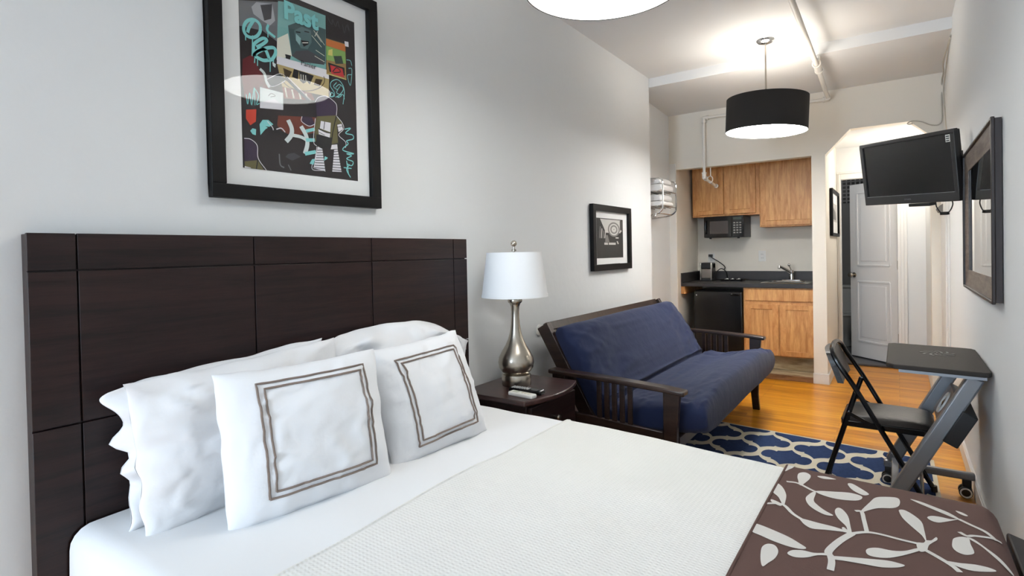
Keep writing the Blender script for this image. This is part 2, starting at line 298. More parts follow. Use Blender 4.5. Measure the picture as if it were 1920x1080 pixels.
# outlines of the collage print (u, v) and of the runner leaves (x, y)
ART = [('p','grey', [(0.001, 0.131),(0.302, 0.06),(0.293, 0.284),(0.171, 0.248),(0.003, 0.263)]),('p','lite', [(0.093, 0.142),(0.131, 0.106),(0.254, 0.083),(0.274, 0.17),(0.233, 0.206),(0.173, 0.195),(0.107, 0.175)]),('p','dgrey', [(0.161, 0.114),(0.254, 0.083),(0.243, 0.167),(0.188, 0.191)]),('p','red', [(0.018, 0.433),(0.091, 0.392),(0.133, 0.456),(0.184, 0.504),(0.216, 0.56),(0.136, 0.563),(0.134, 0.624),(0.028, 0.644),(0.01, 0.542)]),('p','orange', [(0.033, 0.694),(0.11, 0.68),(0.104, 0.746),(0.062, 0.772),(0.031, 0.741)]),('p','brick', [(0.278, 0.689),(0.608, 0.653),(0.586, 0.748),(0.404, 0.782),(0.322, 0.781),(0.268, 0.745)]),('p','brick', [(0.316, 0.518),(0.569, 0.519),(0.594, 0.555),(0.329, 0.587)]),('s','cream', 0.006, [(0.34, 0.525),(0.354, 0.577)]),('s','cream', 0.006, [(0.397, 0.526),(0.412, 0.573)]),('s','cream', 0.006, [(0.456, 0.527),(0.471, 0.569)]),('s','cream', 0.006, [(0.516, 0.528),(0.532, 0.565)]),('p','teal', [(0.302, 0.054),(0.416, 0.034),(0.715, 0.03),(0.706, 0.378),(0.281, 0.384),(0.285, 0.286)]),('p','cream', [(0.286, 0.264),(0.376, 0.215),(0.404, 0.336),(0.277, 0.384)]),('p','dteal', [(0.378, 0.171),(0.497, 0.114),(0.712, 0.113),(0.703, 0.32),(0.404, 0.336)]),('p','face', [(0.427, 0.187),(0.496, 0.148),(0.574, 0.152),(0.58, 0.219),(0.543, 0.267),(0.483, 0.275),(0.442, 0.239)]),('p','lteal', [(0.443, 0.2),(0.485, 0.218),(0.475, 0.26),(0.442, 0.239)]),('p','black', [(0.484, 0.229),(0.554, 0.219),(0.553, 0.236),(0.509, 0.261)]),('s','cream', 0.003, [(0.497, 0.241),(0.549, 0.229)]),('s','black', 0.004, [(0.443, 0.191),(0.482, 0.185)]),('s','black', 0.004, [(0.517, 0.171),(0.56, 0.166)]),('p','dgrey', [(0.404, 0.336),(0.439, 0.301),(0.543, 0.273),(0.668, 0.292),(0.694, 0.328),(0.488, 0.352)]),('s','cream', 0.002, [(0.601, 0.145),(0.671, 0.198)]),('s','cream', 0.002, [(0.628, 0.156),(0.699, 0.21)]),('s','cream', 0.002, [(0.582, 0.179),(0.67, 0.228)]),('s','cream', 0.002, [(0.615, 0.257),(0.696, 0.275)]),('s','cream', 0.002, [(0.604, 0.294),(0.695, 0.31)]),('s','cream', 0.002, [(0.637, 0.143),(0.609, 0.178)]),('p','black', [(0.347, 0.337),(0.396, 0.335),(0.387, 0.362),(0.354, 0.363)]),('p','paper', [(0.282, 0.362),(0.371, 0.36),(0.73, 0.353),(0.733, 0.406),(0.277, 0.406)]),('p','tan', [(0.28, 0.405),(0.733, 0.406),(0.724, 0.513),(0.316, 0.524)]),('p','dtan', [(0.328, 0.418),(0.401, 0.425),(0.366, 0.476),(0.342, 0.475)]),('p','dtan', [(0.608, 0.426),(0.672, 0.42),(0.643, 0.466),(0.589, 0.464)]),('p','black', [(0.418, 0.405),(0.46, 0.408),(0.45, 0.461),(0.4, 0.453)]),('p','black', [(0.52, 0.408),(0.591, 0.412),(0.553, 0.47),(0.51, 0.444)]),('p','black', [(0.46, 0.408),(0.538, 0.408),(0.527, 0.458),(0.496, 0.475),(0.467, 0.463)]),('s','cream', 0.0035, [(0.477, 0.425),(0.477, 0.456)]),('s','cream', 0.0035, [(0.497, 0.424),(0.498, 0.454)]),('s','cream', 0.0035, [(0.518, 0.423),(0.519, 0.453)]),('s','dtan', 0.003, [(0.682, 0.398),(0.689, 0.409),(0.69, 0.42),(0.686, 0.433),(0.677, 0.446),(0.663, 0.458),(0.645, 0.471),(0.623, 0.482),(0.597, 0.493),(0.569, 0.502),(0.54, 0.509),(0.51, 0.515),(0.48, 0.519),(0.45, 0.521),(0.422, 0.521),(0.397, 0.519),(0.374, 0.516),(0.354, 0.51),(0.339, 0.503),(0.327, 0.494),(0.32, 0.485),(0.318, 0.474),(0.32, 0.463),(0.326, 0.451)]),('p','card', [(0.714, 0.165),(0.902, 0.158),(0.904, 0.38),(0.71, 0.38)]),('p','org2', [(0.714, 0.168),(0.902, 0.162),(0.901, 0.204),(0.713, 0.207)]),('p','green', [(0.712, 0.21),(0.9, 0.207),(0.903, 0.28),(0.712, 0.295)]),('p','dgreen', [(0.781, 0.257),(0.86, 0.24),(0.877, 0.285),(0.799, 0.301)]),('p','yel', [(0.735, 0.231),(0.773, 0.217),(0.772, 0.259),(0.729, 0.262)]),('p','black', [(0.727, 0.307),(0.887, 0.308),(0.89, 0.355),(0.739, 0.36)]),('p','red2', [(0.746, 0.318),(0.866, 0.318),(0.884, 0.369),(0.758, 0.368)]),('s','black', 0.004, [(0.768, 0.355),(0.808, 0.323),(0.846, 0.34),(0.777, 0.359)]),('s','yel', 0.0025, [(0.72, 0.376),(0.904, 0.377)]),('s','aqua', 0.011, [(0.156, 0.241),(0.153, 0.256),(0.144, 0.271),(0.131, 0.285),(0.114, 0.296),(0.096, 0.303),(0.077, 0.306),(0.06, 0.305),(0.046, 0.3),(0.036, 0.29),(0.031, 0.278),(0.032, 0.264),(0.038, 0.249),(0.048, 0.235),(0.063, 0.222),(0.081, 0.213),(0.099, 0.207),(0.117, 0.206),(0.133, 0.209),(0.146, 0.216),(0.154, 0.227),(0.156, 0.241)]),('s','aqua', 0.011, [(0.109, 0.205),(0.071, 0.256),(0.059, 0.285)]),('s','aqua', 0.009, [(0.218, 0.205),(0.209, 0.239),(0.27, 0.262)]),('s','aqua', 0.011, [(0.103, 0.379),(0.104, 0.337),(0.169, 0.291),(0.203, 0.293),(0.168, 0.323),(0.122, 0.348)]),('s','aqua', 0.012, [(0.098, 0.401),(0.129, 0.373),(0.198, 0.337),(0.26, 0.323),(0.267, 0.354),(0.226, 0.395),(0.19, 0.349),(0.137, 0.361),(0.102, 0.392),(0.165, 0.408),(0.218, 0.397)]),('s','aqua', 0.0035, [(0.044, 0.294),(0.043, 0.33)]),('s','aqua', 0.0035, [(0.095, 0.292),(0.087, 0.403)]),('s','aqua', 0.0035, [(0.128, 0.394),(0.126, 0.447)]),('s','aqua', 0.0035, [(0.226, 0.395),(0.222, 0.46)]),('s','aqua', 0.0035, [(0.214, 0.222),(0.212, 0.276)]),('s','aqua', 0.0035, [(0.109, 0.398),(0.104, 0.436)]),('s','aqua', 0.0035, [(0.254, 0.368),(0.249, 0.412)]),('s','pale', 0.01, [(0.144, 0.459),(0.177, 0.479),(0.191, 0.519),(0.213, 0.547)]),('p','pale', [(0.241, 0.403),(0.269, 0.408),(0.264, 0.43),(0.245, 0.423)]),('p','slate', [(0.191, 0.508),(0.302, 0.455),(0.35, 0.479),(0.236, 0.538)]),('s','paper', 0.002, [(0.191, 0.508),(0.302, 0.455),(0.35, 0.479),(0.236, 0.538),(0.191, 0.508)]),('s','slate', 0.011, [(0.342, 0.467),(0.431, 0.514),(0.54, 0.567)]),('s','paper', 0.002, [(0.359, 0.461),(0.558, 0.561)]),('s','black', 0.007, [(0.334, 0.477),(0.39, 0.488)]),('p','pale', [(0.14, 0.557),(0.322, 0.558),(0.319, 0.64),(0.136, 0.668)]),('p','paper', [(0.137, 0.641),(0.249, 0.602),(0.32, 0.629),(0.319, 0.653),(0.136, 0.67)]),('s','grey', 0.0025, [(0.203, 0.594),(0.227, 0.577),(0.258, 0.585),(0.219, 0.597)]),('s','aqua', 0.003, [(0.036, 0.614),(0.045, 0.664),(0.062, 0.6),(0.074, 0.665),(0.096, 0.568),(0.099, 0.661)]),('s','aqua', 0.003, [(0.096, 0.568),(0.127, 0.604),(0.111, 0.654),(0.133, 0.645)]),('s','aqua', 0.0028, [(0.752, 0.512),(0.782, 0.483),(0.745, 0.448),(0.756, 0.416),(0.814, 0.394),(0.862, 0.415),(0.88, 0.46),(0.863, 0.536)]),('s','aqua', 0.0028, [(0.804, 0.413),(0.774, 0.443),(0.812, 0.454),(0.842, 0.425),(0.802, 0.474),(0.85, 0.484),(0.81, 0.502),(0.871, 0.444),(0.833, 0.42),(0.793, 0.445)]),('s','aqua', 0.0028, [(0.791, 0.505),(0.86, 0.476),(0.879, 0.503)]),('s','aqua', 0.003, [(0.738, 0.511),(0.753, 0.482),(0.781, 0.498),(0.738, 0.511)]),('s','aqua', 0.0025, [(0.927, 0.303),(0.962, 0.305),(0.943, 0.407),(0.915, 0.351),(0.956, 0.337)]),('s','aqua', 0.0025, [(0.909, 0.254),(0.949, 0.252),(0.963, 0.28)]),('p','paper', [(0.893, 0.142),(0.933, 0.139),(0.934, 0.17),(0.897, 0.172)]),('s','dgrey', 0.0025, [(0.733, 0.037),(0.77, 0.07),(0.78, 0.037),(0.808, 0.072),(0.829, 0.037),(0.847, 0.075)]),('s','dgrey', 0.0025, [(0.877, 0.043),(0.895, 0.093),(0.917, 0.039),(0.946, 0.069),(0.928, 0.025)]),('p','aqua', [(0.129, 0.758),(0.153, 0.731),(0.198, 0.725),(0.236, 0.744),(0.173, 0.779),(0.134, 0.815)]),('p','aqua', [(0.058, 0.802),(0.076, 0.786),(0.102, 0.788),(0.099, 0.82),(0.075, 0.818)]),('p','dark', [(0.174, 0.763),(0.243, 0.759),(0.354, 0.783),(0.321, 0.803),(0.258, 0.789)]),('s','paper', 0.003, [(0.19, 0.734),(0.228, 0.761),(0.235, 0.776)]),('s','paper', 0.004, [(0.259, 0.768),(0.299, 0.757),(0.33, 0.775)]),('s','pale', 0.017, [(0.357, 0.703),(0.385, 0.746),(0.379, 0.785),(0.336, 0.826)]),('s','pale', 0.017, [(0.465, 0.724),(0.506, 0.77),(0.517, 0.82),(0.493, 0.879)]),('s','pale', 0.012, [(0.387, 0.784),(0.463, 0.786),(0.523, 0.802)]),('s','aqua', 0.013, [(0.505, 0.798),(0.585, 0.789)]),('s','aqua', 0.013, [(0.493, 0.879),(0.591, 0.857)]),('s','aqua', 0.012, [(0.507, 0.747),(0.587, 0.725)]),('p','dgrey', [(0.35, 0.894),(0.4, 0.883),(0.458, 0.899),(0.382, 0.929),(0.325, 0.913)]),('s','grey', 0.005, [(0.277, 0.901),(0.283, 0.96),(0.315, 0.974)]),('s','grey', 0.004, [(0.348, 0.954),(0.371, 0.985)]),('p','plum', [(0.476, 0.666),(0.563, 0.66),(0.588, 0.696),(0.535, 0.712),(0.475, 0.7)]),('s','paper', 0.0025, [(0.476, 0.666),(0.471, 0.695),(0.535, 0.714),(0.588, 0.696)]),('p','plum', [(0.598, 0.562),(0.631, 0.533),(0.705, 0.516),(0.78, 0.539),(0.798, 0.566),(0.791, 0.615),(0.7, 0.637),(0.608, 0.647)]),('s','paper', 0.0025, [(0.594, 0.566),(0.631, 0.531),(0.705, 0.514),(0.785, 0.539),(0.8, 0.566),(0.794, 0.615)]),('p','olive', [(0.608, 0.647),(0.791, 0.615),(0.804, 0.781),(0.694, 0.806),(0.585, 0.795),(0.588, 0.702)]),('s','paper', 0.0025, [(0.594, 0.661),(0.577, 0.75),(0.575, 0.807),(0.601, 0.822)]),('s','black', 0.004, [(0.791, 0.621),(0.753, 0.728),(0.742, 0.776)]),('p','black', [(0.6, 0.753),(0.743, 0.756),(0.74, 0.821),(0.665, 0.826),(0.593, 0.817)]),('p','paper', [(0.644, 0.669),(0.737, 0.668),(0.73, 0.725),(0.633, 0.714)]),('s','black', 0.003, [(0.68, 0.668),(0.669, 0.715)]),('p','paper', [(0.619, 0.721),(0.729, 0.731),(0.724, 0.758),(0.622, 0.75)]),('s','black', 0.004, [(0.619, 0.718),(0.687, 0.73),(0.734, 0.73)]),('s','black', 0.002, [(0.623, 0.738),(0.677, 0.749)]),('p','olive', [(0.796, 0.618),(0.848, 0.655),(0.794, 0.669)]),('p','paper', [(0.799, 0.671),(0.843, 0.659),(0.856, 0.691),(0.811, 0.714)]),('s','black', 0.002, [(0.803, 0.685),(0.847, 0.674)]),('s','paper', 0.0025, [(0.796, 0.618),(0.851, 0.655),(0.861, 0.69),(0.811, 0.732),(0.878, 0.767),(0.877, 0.803)]),('p','paper', [(0.61, 0.824),(0.651, 0.834),(0.673, 0.963),(0.565, 0.955)]),('p','paper', [(0.741, 0.8),(0.794, 0.791),(0.798, 0.818),(0.73, 0.828)]),('p','paper', [(0.763, 0.828),(0.797, 0.821),(0.831, 0.956),(0.739, 0.961)]),('s','black', 0.0025, [(0.605, 0.847),(0.66, 0.839)]),('s','black', 0.0025, [(0.758, 0.84),(0.802, 0.832)]),('s','black', 0.0025, [(0.6, 0.862),(0.662, 0.854)]),('s','black', 0.0025, [(0.756, 0.856),(0.806, 0.849)]),('s','black', 0.0025, [(0.595, 0.877),(0.664, 0.87)]),('s','black', 0.0025, [(0.753, 0.871),(0.81, 0.865)]),('s','black', 0.0025, [(0.59, 0.892),(0.666, 0.885)]),('s','black', 0.0025, [(0.751, 0.887),(0.814, 0.882)]),('s','black', 0.0025, [(0.585, 0.907),(0.669, 0.901)]),('s','black', 0.0025, [(0.748, 0.903),(0.819, 0.898)]),('s','black', 0.0025, [(0.58, 0.922),(0.671, 0.916)]),('s','black', 0.0025, [(0.746, 0.919),(0.823, 0.915)]),('s','black', 0.0025, [(0.575, 0.937),(0.673, 0.932)]),('s','black', 0.0025, [(0.743, 0.934),(0.827, 0.931)]),('s','black', 0.0025, [(0.57, 0.952),(0.675, 0.948)]),('s','black', 0.0025, [(0.741, 0.95),(0.831, 0.948)]),('s','paper', 0.0025, [(0.601, 0.827),(0.581, 0.899),(0.552, 0.942),(0.565, 0.966),(0.66, 0.961),(0.673, 0.966)]),('p','aqua', [(0.531, 0.932),(0.554, 0.904),(0.581, 0.899),(0.566, 0.935)]),('p','aqua', [(0.662, 0.903),(0.672, 0.875),(0.7, 0.881),(0.69, 0.891)]),('s','aqua', 0.004, [(0.871, 0.689),(0.932, 0.675),(0.88, 0.712),(0.951, 0.715),(0.955, 0.739),(0.888, 0.759),(0.903, 0.776),(0.846, 0.819),(0.961, 0.831),(0.885, 0.839),(0.935, 0.846),(0.884, 0.87),(0.949, 0.882),(0.933, 0.908),(0.883, 0.9)]),('s','aqua', 0.004, [(0.883, 0.882),(0.9, 0.966)]),('s','aqua', 0.004, [(0.852, 0.927),(0.932, 0.926)]),('s','aqua', 0.004, [(0.913, 0.903),(0.881, 0.937),(0.92, 0.983)]),('p','plum', [(0.011, 0.849),(0.06, 0.848),(0.102, 0.877),(0.108, 0.923),(0.099, 0.956),(0.009, 0.967)]),('p','olive', [(0.009, 0.967),(0.107, 0.952),(0.15, 0.999),(0.011, 1.003)]),('s','paper', 0.0025, [(0.011, 0.847),(0.06, 0.847),(0.106, 0.875),(0.111, 0.942),(0.173, 1.002)]),('p','paper', [(0.01, 0.992),(0.054, 0.996),(0.054, 1.004),(0.009, 1.005)]),('s','black', 0.004, [(0.107, 0.952),(0.094, 1.003)])]
LEAVES =  [[(-0.26, 1.88), (-0.26, 1.915), (-0.245, 1.934), (-0.229, 1.918), (-0.227, 1.885), (-0.234, 1.843), (-0.241, 1.814), (-0.248, 1.819), (-0.253, 1.846)], [(-0.197, 1.799), (-0.158, 1.823), (-0.12, 1.843), (-0.094, 1.839), (-0.089, 1.822), (-0.098, 1.797), (-0.121, 1.78), (-0.15, 1.77), (-0.176, 1.773), (-0.197, 1.784)], [(-0.206, 1.784), (-0.199, 1.779), (-0.198, 1.72), (-0.185, 1.691), (-0.166, 1.667), (-0.145, 1.648), (-0.163, 1.639), (-0.19, 1.657), (-0.208, 1.683), (-0.218, 1.721), (-0.214, 1.756)], [(-0.129, 1.919), (-0.118, 1.923), (-0.097, 1.9), (-0.076, 1.871), (-0.078, 1.856), (-0.09, 1.848), (-0.113, 1.868), (-0.127, 1.9)], [(-0.304, 1.784), (-0.285, 1.767), (-0.267, 1.716), (-0.261, 1.668), (-0.261, 1.63), (-0.281, 1.681), (-0.305, 1.719)], [(-0.294, 1.653), (-0.275, 1.646), (-0.264, 1.634), (-0.269, 1.623), (-0.291, 1.636)], [(-0.214, 1.577), (-0.198, 1.579), (-0.173, 1.578), (-0.138, 1.579), (-0.107, 1.573), (-0.098, 1.564), (-0.118, 1.563), (-0.155, 1.548), (-0.181, 1.536), (-0.198, 1.546), (-0.209, 1.563)], [(-0.144, 1.687), (-0.139, 1.708), (-0.128, 1.703), (-0.113, 1.666), (-0.104, 1.606), (-0.099, 1.567), (-0.107, 1.568), (-0.113, 1.6), (-0.131, 1.632), (-0.141, 1.66)], [(-0.121, 1.583), (-0.118, 1.592), (-0.11, 1.582), (-0.105, 1.571), (-0.115, 1.57)], [(-0.087, 1.727), (-0.071, 1.801), (-0.058, 1.851), (-0.032, 1.876), (-0.009, 1.886), (-0.002, 1.864), (-0.005, 1.824), (-0.019, 1.797), (-0.05, 1.774), (-0.073, 1.738), (-0.084, 1.717)], [(-0.003, 1.797), (0.009, 1.802), (0.028, 1.779), (0.043, 1.744), (0.047, 1.693), (0.049, 1.627), (0.041, 1.658), (0.022, 1.698), (0.004, 1.741), (-0.004, 1.782)], [(0.049, 1.634), (0.059, 1.641), (0.069, 1.666), (0.071, 1.653), (0.06, 1.627), (0.053, 1.608), (0.048, 1.578), (0.037, 1.563), (0.031, 1.576), (0.03, 1.607), (0.043, 1.616)], [(-0.067, 1.495), (-0.061, 1.512), (-0.044, 1.526), (-0.017, 1.531), (0.007, 1.547), (0.03, 1.577), (0.044, 1.584), (0.023, 1.549), (-0.004, 1.511), (-0.027, 1.486), (-0.05, 1.475), (-0.063, 1.478)], [(-0.213, 1.378), (-0.205, 1.397), (-0.185, 1.41), (-0.163, 1.413), (-0.137, 1.431), (-0.131, 1.423), (-0.155, 1.407), (-0.174, 1.382), (-0.194, 1.368), (-0.208, 1.369)], [(-0.129, 1.421), (-0.102, 1.437), (-0.062, 1.457), (-0.026, 1.474), (-0.004, 1.476), (0.006, 1.472), (-0.007, 1.454), (-0.035, 1.435), (-0.068, 1.426), (-0.101, 1.417), (-0.128, 1.408)], [(-0.301, 1.475), (-0.289, 1.479), (-0.254, 1.469), (-0.221, 1.456), (-0.196, 1.439), (-0.181, 1.426), (-0.189, 1.414), (-0.214, 1.409), (-0.249, 1.414), (-0.278, 1.424), (-0.301, 1.434)], [(-0.263, 1.342), (-0.265, 1.372), (-0.257, 1.393), (-0.242, 1.395), (-0.231, 1.371), (-0.232, 1.336), (-0.241, 1.306), (-0.248, 1.285), (-0.256, 1.305)], [(0.022, 1.899), (0.046, 1.894), (0.08, 1.872), (0.105, 1.852), (0.125, 1.82), (0.114, 1.82), (0.09, 1.839), (0.06, 1.863), (0.034, 1.884)], [(0.056, 1.785), (0.066, 1.803), (0.084, 1.809), (0.106, 1.808), (0.125, 1.823), (0.102, 1.792), (0.079, 1.766), (0.064, 1.768)], [(0.099, 1.656), (0.104, 1.684), (0.12, 1.704), (0.133, 1.703), (0.134, 1.67), (0.137, 1.636), (0.134, 1.618), (0.119, 1.604), (0.105, 1.61), (0.098, 1.629)], [(0.081, 1.547), (0.106, 1.554), (0.134, 1.565), (0.158, 1.565), (0.166, 1.554), (0.128, 1.531), (0.099, 1.534)], [(0.13, 1.706), (0.143, 1.704), (0.165, 1.662), (0.185, 1.623), (0.2, 1.58), (0.194, 1.576), (0.173, 1.624), (0.153, 1.673)], [(-0.211, 1.923), (-0.192, 1.936), (-0.163, 1.933), (-0.167, 1.926), (-0.194, 1.912)], [(0.12, 1.879), (0.133, 1.875), (0.144, 1.859), (0.138, 1.853), (0.126, 1.863)]]
STEMS =  [(0.01, [(-0.281, 1.818), (-0.251, 1.825), (-0.207, 1.792), (-0.189, 1.795)]), (0.01, [(-0.301, 1.617), (-0.265, 1.638), (-0.233, 1.595), (-0.207, 1.572)]), (0.01, [(-0.101, 1.565), (-0.071, 1.596), (-0.042, 1.605), (0.0, 1.603), (0.034, 1.604)]), (0.01, [(-0.1, 1.715), (-0.086, 1.72), (-0.078, 1.666), (-0.069, 1.598)]), (0.016, [(-0.098, 1.569), (-0.121, 1.506), (-0.137, 1.44), (-0.129, 1.416)]), (0.014, [(-0.133, 1.426), (-0.127, 1.396), (-0.126, 1.356)]), (0.01, [(0.122, 1.821), (0.144, 1.797), (0.169, 1.771), (0.188, 1.733)]), (0.01, [(0.117, 1.732), (0.131, 1.716), (0.145, 1.727), (0.179, 1.737), (0.199, 1.74)]), (0.012, [(0.044, 1.58), (0.069, 1.556), (0.092, 1.53), (0.103, 1.509)])]

# ------------------------------------------------------------------ the room
XL, XR, D, CZ = -1.81, .31, 5.725, 2.785
YE, YB = 4.77, -3.6                      # end of the left wall, rear wall with the window
struct('floor', MB().box(-2.1, .5, YB-.1, 6.83, -.1, 0), FLOOR)
struct('wall_left', MB().box(-1.965, XL, YB-.1, YE, 0, 2.9).box(-2.12, -1.965, YE-.05, D, 0, 2.9), WALL)
struct('wall_right', MB().box(XR, XR+.15, YB-.1, D+.1, 0, 2.9), WALL)
m = MB(); wx0, wx1, wz0, wz1 = -1.76, -.8, .55, 2.45
m.box(-2.1, wx0, YB-.12, YB, 0, 2.9).box(wx1, .5, YB-.12, YB, 0, 2.9).box(wx0, wx1, YB-.12, YB, 0, wz0).box(wx0, wx1, YB-.12, YB, wz1, 2.9)
struct('wall_rear', m, WALL)
m = MB()
for a in (wx0+.02, -1.28, wx1-.02): m.box(a-.025, a+.025, YB-.08, YB-.03, wz0, wz1)
for z in (wz0+.02, 1.55, wz1-.02): m.box(wx0, wx1, YB-.08, YB-.03, z-.025, z+.025)
m.box(wx0-.05, wx1+.05, YB-.03, YB+.05, wz0-.04, wz0)
struct('window_1', m, TRIM)
# upper ceiling, the step down and the lower ceiling that runs to the kitchen wall
m = MB().box(-2.1, .5, YB-.1, YE+.01, CZ, CZ+.1)
m.prism([(-2.1, YE+.01, CZ+.1), (-2.1, YE+.01, 2.705), (-2.1, D+.05, 2.648), (-2.1, D+.05, CZ+.1)], (2.6, 0, 0))
struct('ceiling', m, CEIL, smooth=False)
# back wall: kitchen opening on the left, chamfered hall opening on the right
KX0, KX1, HX0, HX1 = -1.892, -.644, -.533, .225
m = MB()
m.box(-2.1, KX0, D, D+.1, 0, 2.9).box(KX0, KX1, D, D+.1, 2.085, 2.9)
m.box(KX1, HX0, D, D+.1, 0, 2.9).box(HX0, HX1, D, D+.1, 2.288, 2.9).box(HX1, XR+.1, D, D+.1, 0, 2.9)
m.prism([(HX0, D, 2.083), (HX0, D, 2.288), (-.338, D, 2.288)], (0, .1, 0))
m.prism([(HX1, D, 2.155), (.086, D, 2.288), (HX1, D, 2.288)], (0, .1, 0))
struct('wall_back', m, WALL_C, smooth=False)
# kitchen alcove shell
KB = 6.5
m = MB().box(-2.1, -1.905, D+.1, KB+.1, 0, 2.35).box(-1.905, KX1, KB, KB+.1, 0, 2.35).box(KX1, HX0, D+.1, 6.93, 0, 2.5).box(-1.905, KX1, D+.1, KB, 2.25, 2.35)
struct('wall_kitchen', m, WALL_C, smooth=False)
# hall behind the arch, with the bathroom door opening
HB = 6.83; DX0, DX1, DZ = -.497, .0, 1.962
m = MB().box(HX0, DX0, HB, HB+.1, 0, 2.5).box(DX0, DX1, HB, HB+.1, DZ, 2.5).box(DX1, .5, HB, HB+.1, 0, 2.5)
m.box(HX1, .5, D+.1, HB, 0, 2.5).box(HX0, HX1, D+.1, HB, 2.29, 2.5)
struct('wall_hall', m, WALL, smooth=False)
# bathroom shell
m = MB().box(-1.3, -1.2, HB+.1, 8.8, 0, 2.4).box(.5, .6, HB+.1, 8.8, 0, 2.4).box(-1.3, .6, 8.5, 8.6, 0, 1.82).box(-1.3, .6, HB+.1, 8.6, 2.3, 2.4)
struct('wall_bathroom', m, BTILE, smooth=False)
struct('trim_1', MB().box(-1.2, .5, 8.49, 8.5, 1.82, 2.3), MOSA, smooth=False)
struct('floor_bathroom', MB().box(-1.3, .6, HB, 8.6, -.1, .006), BFLR, smooth=False)
struct('trim_2', MB().box(DX0-.02, DX1+.1, HB-.03, HB+.02, 0, .014), mat('dark threshold', (58, 44, 36), .5), bevel=.004)
# casing round the bathroom door
m = MB()
m.box(HX0+.002, DX0+.004, HB-.022, HB, 0, DZ+.055).box(DX1-.004, DX1+.075, HB-.022, HB, 0, DZ+.055).box(DX0+.004, DX1-.004, HB-.022, HB, DZ-.004, DZ+.055)
m.box(HX0+.002, DX1+.085, HB-.03, HB, DZ+.055, DZ+.075)
m.box(DX1+.02, DX1+.05, HB-.03, HB, 0, DZ+.055).box(DX0-.02, DX0, HB-.028, HB, 0, DZ+.055)
struct('trim_3', m, TRIM, bevel=.004)
# flat casing of the entry door on the right wall, pier edges
m = MB().box(XR-.014, XR, 5.12, 5.2, 0, 2.05).box(XR-.022, XR, 5.2, D-.02, 0, 2.05)
struct('trim_4', m, TRIM, bevel=.003)
struct('trim_5', MB().box(KX0-.075, KX0-.004, D-.008, D, 0, 2.15), TRIM, bevel=.003)
# baseboards
def board(name, segs):
    m = MB()
    for (x0, x1, y0, y1) in segs: m.box(x0, x1, y0, y1, 0, .085).box(x0+(.003 if x1 > 0 and x1-x0 < .02 else 0), x1, y0, y1, .085, .095)
    struct(name, m, TRIM, bevel=.003)
board('baseboard_right', [(XR-.014, XR, YB, 5.12)])
board('baseboard_left', [(XL, XL+.014, YB, YE)])
board('baseboard_back', [(KX1-.004, HX0+.014, D-.014, D), (HX0, HX0+.014, D, HB-.03)])
# bathroom door, ajar into the bathroom
hp, ep = Vector((.0, HB+.085, 0)), Vector((-.445, HB+.50, 0))
d = (ep-hp).normalized(); nn = Vector((d.y, -d.x, 0));  wl = (ep-hp).length
if nn.y > 0: nn = -nn
def dpt(a, z, o=0): return hp+d*a+nn*o+Vector((0, 0, z))
m = MB(); m.bar(dpt(.012, .98, -.0175), dpt(wl, .98, -.0175), 1.92, .035, nn)
dr = struct('door_1', m, DOORM, bevel=.002)
for z0, z1 in ((.2, .86), (1.04, 1.84)):
    m = MB(); a0, a1 = .1, wl-.1
    for (p, q) in (((a0, z0), (a1, z0)), ((a1, z0), (a1, z1)), ((a1, z1), (a0, z1)), ((a0, z1), (a0, z0))):
        m.bar(dpt(*p, .001), dpt(*q, .001), .022, .012, nn)
    m.bar(dpt(a0+.045, (z0+z1)/2, .0), dpt(a1-.045, (z0+z1)/2, .0), z1-z0-.09, .01, nn)
    o = part('door_panel', m, DOORM, dr, bevel=.004)
m = MB().lathe([(.028, 0), (.028, .006), (.011, .008), (.011, .03), (.026, .04), (.03, .052), (.024, .066), (0, .07)], dpt(wl-.055, .93, .002), 20, ax=nn)
part('door_knob', m, NICK, dr, 'round nickel knob')
for z in (.3, 1.05, 1.75):
    m = MB(); q = Vector((.0, HB+.04, z)); m.tube([q-Vector((0, 0, .045)), q+Vector((0, 0, .045))], .008, 8)
    part('hinge', m, NICK, dr)

# ------------------------------------------------------------------ bed
BX0, BX1, BY0, BY1 = -1.748, .205, .495, 1.995
def zb(x, y):                              # top of the made bed: a little lower towards the foot
    t = min(1, max(0, (x+1.2)/1.3)); z = .562-.042*t*t*(3-2*t)
    z += .014*math.sin(math.pi*min(1, max(0, (y-BY0)/(BY1-BY0))))
    return z + .003*noise.noise(Vector((x*3, y*3, 1)))
def rnd(a, e, r):                          # arc length a past a rounded edge at e -> (position, drop)
    if a < e-r: return a, 0.0
    ph = (a-(e-r))/r
    if ph < math.pi/2: return e-r+r*math.sin(ph), r*(1-math.cos(ph))
    return e, r+(a-(e-r)-r*math.pi/2)
def drape(off, r=.05, wob=0.0):
    def fn(s, t, lift=0.0):
        x, dx = rnd(s, BX1+off+lift, r)
        yc = (BY0+BY1)/2
        if t >= yc: y, dy = rnd(t, BY1+off+lift, r)
        else:
            y, dy = rnd(2*yc-t, 2*yc-BY0+off+lift, r); y = 2*yc-y
        w = wob*noise.noise(Vector((s*6, t*6, off*90))) if wob else 0
        ww = .012*noise.noise(Vector((s*7, 3.3, off*50)))*min(1, max(dy, 0)/.2)
        return Vector((x, y+(ww if t >= yc else -ww), zb(min(s, BX1), min(max(t, BY0), BY1))+off+lift+w-dx-dy))
    return fn
SIDE = .33
def tgrid(n, drop=SIDE):
    return [BY0-drop+.05*.57]+lsp(BY0-.12, BY0-.055, 3)+lsp(BY0-.05, BY0+.06, 7)+lsp(BY0+.1, BY1-.1, n)+lsp(BY1-.06, BY1+.05, 7)+lsp(BY1+.055, BY1+.12, 3)+[BY1+drop-.05*.57]
bed = thing('bed', 'queen bed with an espresso wood panel headboard and white bedding', 'bed', (-.77, 1.235, 0))
